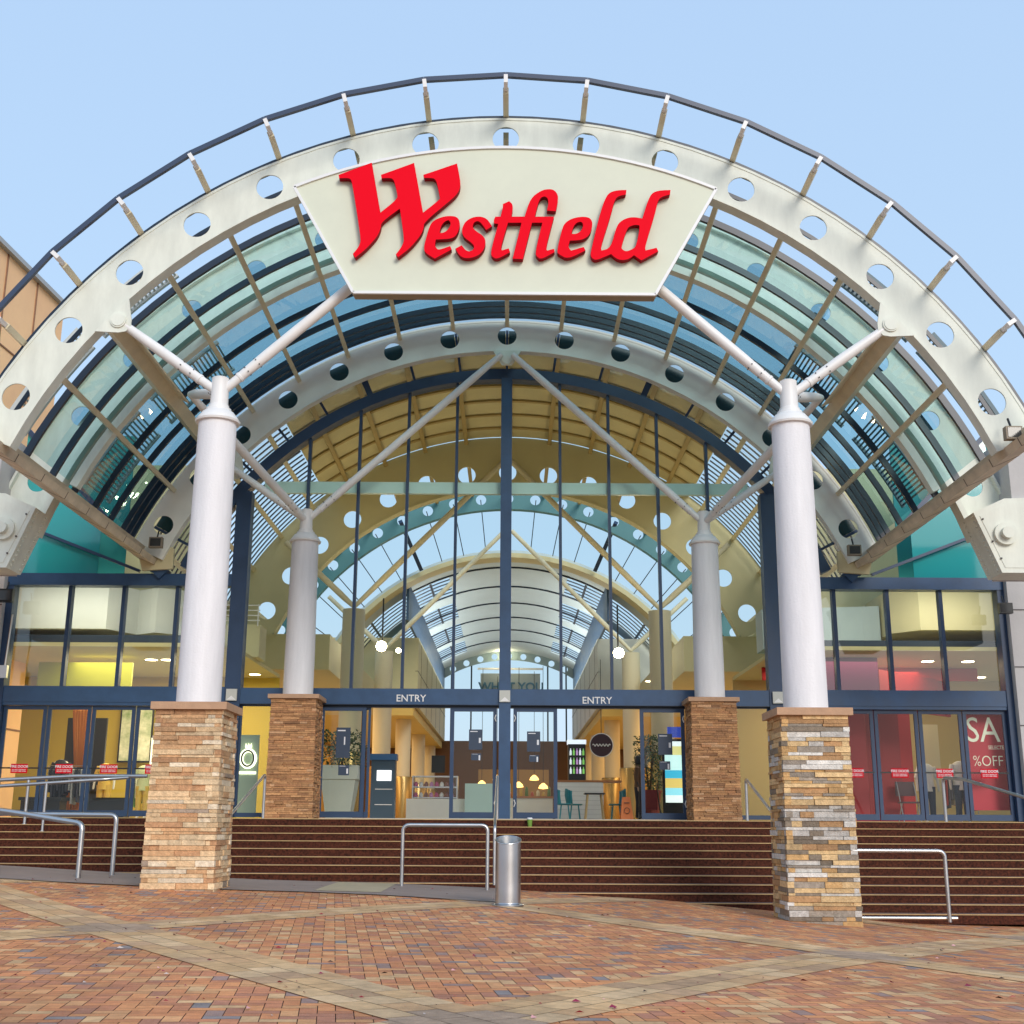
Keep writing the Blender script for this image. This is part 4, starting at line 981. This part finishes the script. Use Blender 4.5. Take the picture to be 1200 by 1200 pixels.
# cafe counters
wt=mat('white tile counter',(.70,.70,.68),.35,var=.04);
k=thing('cafe_counter',(-1.8,36,.15),'white cafe counter with a pastry display case left of the centre post','counter')
b=MB();b.box(-3.0,-.2,36,36.8,.15,.78);b.build('counter_front',wt,k);b=MB();b.box(-1.3,.0,35.6,36.6,.15,1.2);b.build('counter_end',mat('pale mint counter',(.5,.66,.62),.4),k)
b=MB();b.box(-2.82,-1.55,36.05,36.7,.78,1.42);b.build('display_case',G_door,k)
b=MB()
for zz in (.80,1.10,1.40): b.box(-2.82,-1.55,36.04,36.7,zz,zz+.025)
for xx in (-2.84,-1.56): b.box(xx,xx+.03,36.03,36.7,.78,1.43)
b.build('case_frame',steel,k)
rd=random.Random(3)
for i in range(16):
    x=-2.75+(i%8)*.15;zz=.83+.3*(i//8);b=MB();b.lathe((x,36.3,zz),[(.02,0),(.06,.01),(.065,.06),(.04,.12),(.01,.14)],10)
    tag(b.build('pastry',mat('pastry %d'%(i%4),[(.5,.08,.2),(.75,.7,.7),(.25,.1,.08),(.6,.25,.5)][i%4],.5),None,True),
        'small cake on the %s shelf of the pastry case'%('lower' if i<8 else 'upper'),'cake','cakes on the %s shelf of the pastry case'%('lower' if i<8 else 'upper'))
o=MB();o.box(-2.35,-1.95,36.9,36.93,1.55,2.05);tag(o.build('menu_board',blk),'small dark menu board standing behind the pastry case','menu board')
k=thing('bar_counter',(2.2,37,.15),'white tiled cafe bar with a timber top right of the centre post','counter')
b=MB();b.box(1.35,2.75,37,37.6,.15,1.30);b.build('tiled_front',wt,k);b=MB();b.box(1.30,3.3,36.98,37.62,1.30,1.36);b.build('timber_top',mat('timber',(.35,.14,.05),.5),k)
b=MB()
for zz in range(8): b.box(1.35,2.75,36.994,37,.25+zz*.13,.257+zz*.13)
b.build('tile_joint',mat('tile joint',(.4,.4,.4),.8),k)
k=thing('drinks_fridge',(1.98,37.15,1.36),'small black glass door drinks fridge standing on the white bar','fridge')
b=MB();b.box(1.72,2.24,37.1,37.5,1.37,2.42);b.build('cabinet',blk,k);b=MB();b.box(1.70,2.26,37.08,37.5,2.42,2.55);b.build('lit_header',mat('fridge header',(.6,.7,.8),.5,emit=(.8,.9,1),es=.8),k)
b=MB()
for i in range(3):
    for j in range(5): b.lathe((1.79+j*.095,37.07,1.55+i*.27),[(.03,0),(.03,.12),(.012,.16),(.012,.20)],8,j%3)
b.build('bottles',[mat('lit bottle a',(.8,.85,.9),.4,emit=(.8,.9,1),es=.6),mat('lit bottle b',(.2,.5,.1),.4,emit=(.3,.8,.2),es=.4),mat('lit bottle c',(.6,.3,.7),.4,emit=(.8,.5,.9),es=.3)],k)
k=thing('round_sign',(2.68,36.6,2.4),'round dark hanging sign with a pale rim and script line','sign')
b=MB();b.tube([(2.68,36.6,2.36),(2.68,36.66,2.36)],.33,32);b.build('disc',mat('aubergine',(.04,.01,.02),.5),k)
b=MB();n=40;b.tube([(2.68+.335*cos(2*pi*i/n),36.62,2.36+.335*sin(2*pi*i/n)) for i in range(n+1)],.02,6);b.build('rim',whites,k)
b=MB();b.tube([(2.42+.52*i/30,36.58,2.36+.035*sin(i*1.15)) for i in range(31)],.014,5);b.build('script_line',whites,k)
b=MB();b.tube([(2.68,36.63,2.7),(2.68,36.63,4.9)],.01,6);b.build('cord',blk,k)
k=thing('serving_counter',(.2,40,.15),'long timber topped serving counter behind the two middle door leaves','counter')
b=MB();b.box(-1.2,1.35,40,40.8,.15,.9);b.build('counter_front',wt,k);b=MB();b.box(-1.25,1.4,39.95,40.85,.9,.96);b.build('timber_top',mat('timber',(.35,.14,.05),.5),k)
b=MB();b.box(-1.1,1.3,42.4,42.5,1.0,1.9);b.build('back_shelf',mat('amber back shelf',(.45,.22,.05),.5),k)
rd=random.Random(11)
for i in range(14):
    x=-1.1+i*.18;b=MB();q=rd.uniform(.08,.3);b.lathe((x,40.3,.96),[(.05,0),(.06,.02),(.05,q),(.02,q+.05)],8)
    tag(b.build('jar',mat('jar %d'%(i%4),[(.6,.35,.05),(.1,.2,.05),(.5,.1,.05),(.7,.6,.4)][i%4],.3),None,True),'small jar in the row on the long serving counter','jar','jars along the serving counter')
for i,(x,y,z) in enumerate(((-.9,39,1.25),(-.45,41,1.5),(.25,38.6,1.2),(.75,39.6,1.45),(1.0,38.2,1.15))):
    t=thing('pendant_lamp',(x,y,z),'glowing amber pendant lamp, %s from the left above the serving counter'%ordn2[i],'pendant lamp','amber pendants above the serving counter')
    b=MB();b.lathe((x,y,z),[(.03,.16),(.12,.08),(.15,0),(.02,-.02)],16);b.build('lamp_shade',mat('amber glow',(1,.6,.2),.5,emit=(1,.55,.15),es=3),t,True)
    b=MB();b.tube([(x,y,z+.15),(x,y,4.9)],.008,5);b.build('cord',blk,t)
# table and teal chairs
k=thing('cafe_table',(2.25,33.6,.15),'small dark topped cafe table with pale splayed timber legs','table')
b=MB();b.box(1.98,2.52,33.35,33.9,.86,.90);b.build('tabletop',blk,k)
for a,c in ((-1,-1),(1,-1),(1,1),(-1,1)):
    b=MB();b.tube([(2.25+a*.18,33.62+c*.18,.86),(2.25+a*.25,33.62+c*.24,.15)],.022,8);b.build('leg',mat('pale timber',(.60,.42,.20),.5),k)
tl=mat('teal plastic',(.03,.22,.26),.4)
def chair(x,y,f,lab):
    k=thing('cafe_chair',(x,y,.15),lab,'chair','teal cafe chairs')
    b=MB();b.lathe((x,y,.58),[(.18,0),(.21,.02),(.2,.04)],20);b.build('seat',tl,k,True)
    b=MB()
    for i in range(7):
        t0=f+R(-50+100*i/6);
        b.tube([(x+.2*cos(t0),y+.2*sin(t0),.6),(x+.25*cos(t0),y+.25*sin(t0),.85),(x+.24*cos(t0),y+.24*sin(t0),1.02-.06*abs(i-3)/3)],.032,6)
    b.build('backrest',tl,k,True)
    for i in range(4):
        t0=pi/4+i*pi/2;b=MB();b.tube([(x+.13*cos(t0),y+.13*sin(t0),.58),(x+.2*cos(t0),y+.2*sin(t0),.15)],.015,8);b.build('leg',tl,k)
chair(1.45,33.5,pi,'teal cafe chair at the far left, beside the door post');chair(1.75,34.0,0.2+pi,'teal cafe chair left of the cafe table');chair(2.85,33.8,0.1,'teal cafe chair right of the cafe table')
# wet floor sign
k=thing('wet_floor_sign',(2.95,31.9,.15),'orange folding wet floor caution sign inside the right doorway','floor sign')
org=mat('orange plastic',(.75,.17,.02),.5)
for sy in (-1,1):
    b=MB();b.prism([[(-.17,0),(.17,0),(.10,.62),(-.10,.62)]],(2.95,31.9+sy*.16,.15),(1,0,0),(0,-sy*.22,.98),(0,.015,0));b.build('board',org,k)
b=MB();b.tube([(2.95+.07*cos(i*.4),31.73,.42+.07*sin(i*.4)) for i in range(17)],.008,5);b.box(2.88,3.02,31.78,31.79,.60,.62);b.build('caution_mark',blk,k)
# digital screen
k=thing('advertising_screen',(4.15,31.6,.15),'lit advertising screen with blue and green panels inside the right door','screen')
b=MB();b.box(3.86,4.42,31.6,31.72,.15,2.2);b.build('casing',blk,k)
for a,c,cl in ((.62,.80,(.85,.95,.9)),(.80,.98,(.3,.75,.85)),(.98,1.22,(.75,.55,.15)),(1.22,1.42,(.05,.45,.65)),(1.42,1.80,(.6,.88,.85)),(1.80,2.02,(.7,.65,.25)),(2.02,2.14,(.85,.95,.95))):
    b=MB();b.box(3.92,4.36,31.585,31.6,a,c);b.build('screen_image',mat('screen %.2f'%a,cl,.5,emit=cl,es=.9),k)
b=MB();b.box(4.0,4.4,31.5,31.6,2.24,2.5);b.build('header_sign',mat('blue header sign',(.02,.04,.3),.4,emit=(.05,.1,.6),es=.5),k)
# stroller-like trolley
k=thing('pushchair',(3.55,32.3,.15),'dark pushchair with a red bag parked behind the right door leaf','pushchair')
b=MB();b.box(3.42,3.78,32.2,32.6,.45,.95);b.build('bag',mat('dark red bag',(.25,.03,.03),.7),k)
b=MB();b.tube([(3.3,32.1,.3),(3.35,32.4,1.0),(3.3,32.5,1.15)],.02,8);b.tube([(3.85,32.1,.3),(3.8,32.4,1.0),(3.85,32.5,1.15)],.02,8);b.tube([(3.3,32.1,.3),(3.85,32.1,.3)],.02,8);b.build('frame',blk,k)
for xx in (3.3,3.85):
    b=MB();b.tube([(xx-.02,32.1,.27),(xx+.02,32.1,.27)],.12,18);b.build('wheel',blk,k)
# ceiling lights visible through the wings
for (px,py,d,lab) in ((177,777,33,'left of the pair of recessed lights in the left wing'),(195,787,33,'right of the pair of recessed lights in the left wing'),(1087,775,32.5,'left recessed light behind the right wing glass'),(1134,772,32.5,'right recessed light behind the right wing glass'),(1148,793,36,'small far recessed light behind the right wing glass')):
    p=at(px,py,d);p.z=4.355;lampdisc(p.x,p.y if 0 else d,4.355,lab)
for i,(x,y) in enumerate(((-7.6,36.2),(-8.6,35.4))):
    lampdisc(x,y,4.355,('round light shining behind the ring logo panel','second round light behind the ring logo panel')[i])
for (px,py,d,lab) in ((434,841,45,'downlight in the aisle seen above the kiosk'),(763,844,42,'downlight seen through the top of the right door leaf')):
    p=at(px,py,d);lampdisc(p.x,d,4.89,lab)

# ------------------------------------------------------------------ handrails
def rail(name,pts,r_,lab,posts=(),grp='brushed steel handrails'):
    def rounded(pts,rr=.12):
        out=[Vector(pts[0])]
        for i in range(1,len(pts)-1):
            a,c,e=Vector(pts[i-1]),Vector(pts[i]),Vector(pts[i+1]);da=(a-c);de=(e-c);k=min(rr,da.length*.45,de.length*.45);da.normalize();de.normalize()
            if da.angle(-de,0)<R(4): out.append(c);continue
            p0=c+da*k;p1=c+de*k
            for j in range(7):
                t=j/6;out.append(p0*(1-t)**2+c*2*t*(1-t)+p1*t*t)
        out.append(Vector(pts[-1]));return out
    base=min((Vector(p) for p in pts),key=lambda v:v.z)
    t=thing(name,base,lab,'handrail',grp)
    b=MB();b.tube(rounded(pts),r_,14);b.build('rail',steel,t,True)
    for p,zb in posts:
        p=Vector(p);b=MB();b.tube([p,(p.x,p.y,zb)],r_*.8,12);b.lathe((p.x,p.y,zb),[(.05,0),(.05,.012),(.02,.015)],14);b.build('post',steel,t,True)
    return t
# hoop in front of the stairs, centre
rail('handrail',[(-1.90,22.3,-1.02),(-1.90,22.3,.03),(-.40,22.3,.03),(-.40,22.3,-1.08)],.033,'steel hoop rail standing at the stair foot left of the litter bin',grp=None)
rail('handrail',[(-.28,22.7,-1.0),(-.28,22.7,.02),(-.28,26.4,1.06),(-.28,26.4,.15)],.03,'steel stair rail running up the middle towards the centre post')
rail('handrail',[(-5.24,22.9,-1.0),(-5.24,22.9,.02),(-5.20,26.4,1.06),(-5.20,26.4,.15)],.03,'steel stair rail beside the left brown stone pillar')
rail('handrail',[(5.0,22.6,-1.2),(5.0,22.6,-.1),(4.98,26.4,1.02),(4.98,26.4,.15)],.03,'steel stair rail beside the right brown stone pillar')
rail('handrail',[(5.6,21.7,-.36),(7.45,21.7,-.36),(7.45,21.7,-1.52)],.035,'steel hoop rail right of the front right stone pillar',posts=[((5.65,21.7,-.36),-1.5)])
rail('handrail',[(5.6,21.75,-1.46),(7.6,21.75,-1.46)],.03,'low steel foot rail across the lower steps, right of the stone pillar')
rail('handrail',[(9.05,26.1,.15),(9.05,26.1,1.05),(9.3,25.6,1.0),(10.6,22.4,.15),(10.6,22.4,-1.0)],.035,'steel stair rail descending at the far right')
p=lambda x,y,d:at(x,y,d)
rail('handrail',[p(-60,917,25.9),p(90,909.5,25.85),p(173,909.5,25.8)],.04,'upper of two long steel ramp rails on the left',posts=[(p(34,912,25.87),.01)])
rail('handrail',[p(-60,925,25.4),p(50,918,25.4),p(125,913,25.5),p(150,911,25.75)],.035,'lower of two long steel ramp rails on the left',posts=[(p(55,917,25.4),-.13)])
a=p(90,1036,20.9);rail('handrail',[p(-80,938,22.2),p(10,951,21.4),p(97,965,20.9),(p(97,965,20.9).x,20.9,a.z)],.045,'nearer steel ramp rail bending down left of the stone pillar')
a=p(131,1030,22.2);rail('handrail',[p(-80,944,22.6),p(20,954,22.4),p(137,955,22.2),(p(137,955,22.2).x,22.2,a.z)],.04,'farther steel ramp rail bending down left of the stone pillar')

# ------------------------------------------------------------------ litter bin and small things
bn=thing('litter_bin',(-.03,18.6,-1.12),'brushed steel cylinder litter bin with a slanted top at the stair foot','litter bin')
zb=zg(0,18.6)+.0;c=(-.03,18.6)
b=MB();n=40;r_=.185
def ring(rad_,zf): return [(c[0]+rad_*cos(2*pi*k/n),c[1]+rad_*sin(2*pi*k/n),zf(rad_*sin(2*pi*k/n))) for k in range(n)]
slope=lambda y_:zb+.93+.30*y_
vs=ring(r_,lambda q:zb+.03)+ring(r_,slope)+ring(r_-.018,slope)+ring(r_-.018,lambda q:slope(q)-.35)
fs=[]
for i in range(3):
    for k in range(n): fs.append((i*n+k,i*n+(k+1)%n,(i+1)*n+(k+1)%n,(i+1)*n+k))
fs.append(tuple(range(3*n,4*n)));b.add(vs,fs);b.build('body',steel,bn,True,fix=False)
b=MB();b.lathe((c[0],c[1],zb),[(.235,.008),(.235,.022),(.19,.04),(.186,.05)],36);b.build('base_flange',steel,bn,True)
b=MB();b.tube([(c[0]+(r_+.004)*cos(2*pi*k/n),c[1]+(r_+.004)*sin(2*pi*k/n),slope((r_)*sin(2*pi*k/n))) for k in range(n+1)],.009,6);b.build('rim',steel,bn,True)
# green cup on the top step
cp_=thing('paper_cup',(.52,25.9,.15),'small green and white paper cup left on the top step','cup');q=at(613,967,25.92)
b=MB();b.lathe((.40,25.87,.15-.143),[(.04,0),(.055,.14),(.055,.15)],16);cp_.location=(0.40,25.87,.007);cp_['_w']=(.40,25.87,.007);b.build('cup',mat('green paper',(.16,.30,.04),.6),cp_,True)
b=MB();b.lathe((.40,25.87,.157),[(.058,0),(.058,.02),(.045,.035)],16);b.build('lid',whm,cp_,True)
# concrete block at the left edge
q=at(3,1036,20.3);b=MB();n=20
b.lathe((-8.75,20.6,zg(-8.75,20.6)),[(.30,-.05),(.33,.10),(.33,.26),(.28,.30)],24);tag(b.build('concrete_seat',mat('pale blue grey concrete',(.36,.42,.43),.6,var=.15)),'low pale grey concrete block at the left edge of the paving','block')
# flood lights
def flood(p,lab,sz=.16,dirx=1,m_=None):
    t=thing('floodlight',p,lab,'floodlight','floodlights on the canopy');p=Vector(p)
    b=MB();b.box(p.x-sz,p.x+sz,p.y-.07,p.y+.07,p.z-sz*.8,p.z+sz*.8);b.build('housing',m_ or mat('bronze lamp body',(.25,.2,.14),.5),t)
    b=MB();b.box(p.x-sz*.8,p.x+sz*.8,p.y-.08,p.y-.07,p.z-sz*.6,p.z+sz*.6);b.build('lens',mat('dark lamp glass',(.05,.05,.05),.1),t)
    b=MB();b.tube([(p.x,p.y+.05,p.z+sz*.8),(p.x,p.y+.15,p.z+sz*.8+.2)],.02,8);b.build('arm',blk,t)
flood(at(183,636,28.9),'bronze floodlight at the left foot of the inner arch');flood(at(1001,645,28.9),'bronze floodlight at the right foot of the inner arch')
flood(at(1187,508,19.6),'bronze floodlight at the right foot of the front arch',.14)
flood(at(6,698,29.0),'black security floodlight on the left concrete wall',.2,1,blk);flood(at(1178,713,29.0),'black security floodlight on the right concrete wall',.16,1,blk)
b=MB();a=at(15,720,29.2);c=at(5,785,29.2);b.tube([a,c],.025,8);b.box(c.x-.12,c.x+.1,c.y-.1,c.y,c.z-.2,c.z+.1);tag(b.build('conduit',steel),'thin grey conduit with a junction box on the left end post','conduit')

# ------------------------------------------------------------------ light
W=bpy.data.worlds.new('World');S.world=W;W.use_nodes=True;nt=W.node_tree;bg=nt.nodes['Background'];out=nt.nodes['World Output']
sk=nt.nodes.new('ShaderNodeTexSky');sk.sky_type='NISHITA';sk.sun_disc=False;SE,SA_=R(26),R(158)
sk.sun_elevation=SE;sk.sun_rotation=SA_;sk.dust_density=2.5;sk.air_density=1.0
nt.links.new(sk.outputs[0],bg.inputs[0]);bg.inputs[1].default_value=.03
b2=nt.nodes.new('ShaderNodeBackground');tc=nt.nodes.new('ShaderNodeTexCoord');sx=nt.nodes.new('ShaderNodeSeparateXYZ');cr=nt.nodes.new('ShaderNodeValToRGB')
nt.links.new(tc.outputs['Generated'],sx.inputs[0]);nt.links.new(sx.outputs['Z'],cr.inputs[0])
e=cr.color_ramp.elements;e[0].position=0;e[0].color=(.66,.80,.97,1);e[1].position=1;e[1].color=(.47,.67,.96,1)
m_=cr.color_ramp.elements.new(.22);m_.color=(.53,.735,.97,1);m_=cr.color_ramp.elements.new(.6);m_.color=(.49,.69,.97,1)
nt.links.new(cr.outputs[0],b2.inputs[0]);b2.inputs[1].default_value=.90
ad=nt.nodes.new('ShaderNodeAddShader');nt.links.new(bg.outputs[0],ad.inputs[0]);nt.links.new(b2.outputs[0],ad.inputs[1]);nt.links.new(ad.outputs[0],out.inputs[0])
sl=bpy.data.lights.new('sun','SUN');sl.energy=1.9;sl.angle=R(22);sl.color=(1,.93,.84);so=bpy.data.objects.new('sun',sl);COL.objects.link(so)
d=Vector((sin(SA_)*cos(SE),cos(SA_)*cos(SE),sin(SE)));so.rotation_euler=d.to_track_quat('Z','Y').to_euler()
S.view_settings.view_transform='Standard';S.view_settings.look='None';S.view_settings.exposure=0;S.view_settings.gamma=1
S.render.engine='CYCLES';S.cycles.max_bounces=8;S.cycles.transparent_max_bounces=24
for o in bpy.data.objects:
    if '_w' in o.keys(): del o['_w']
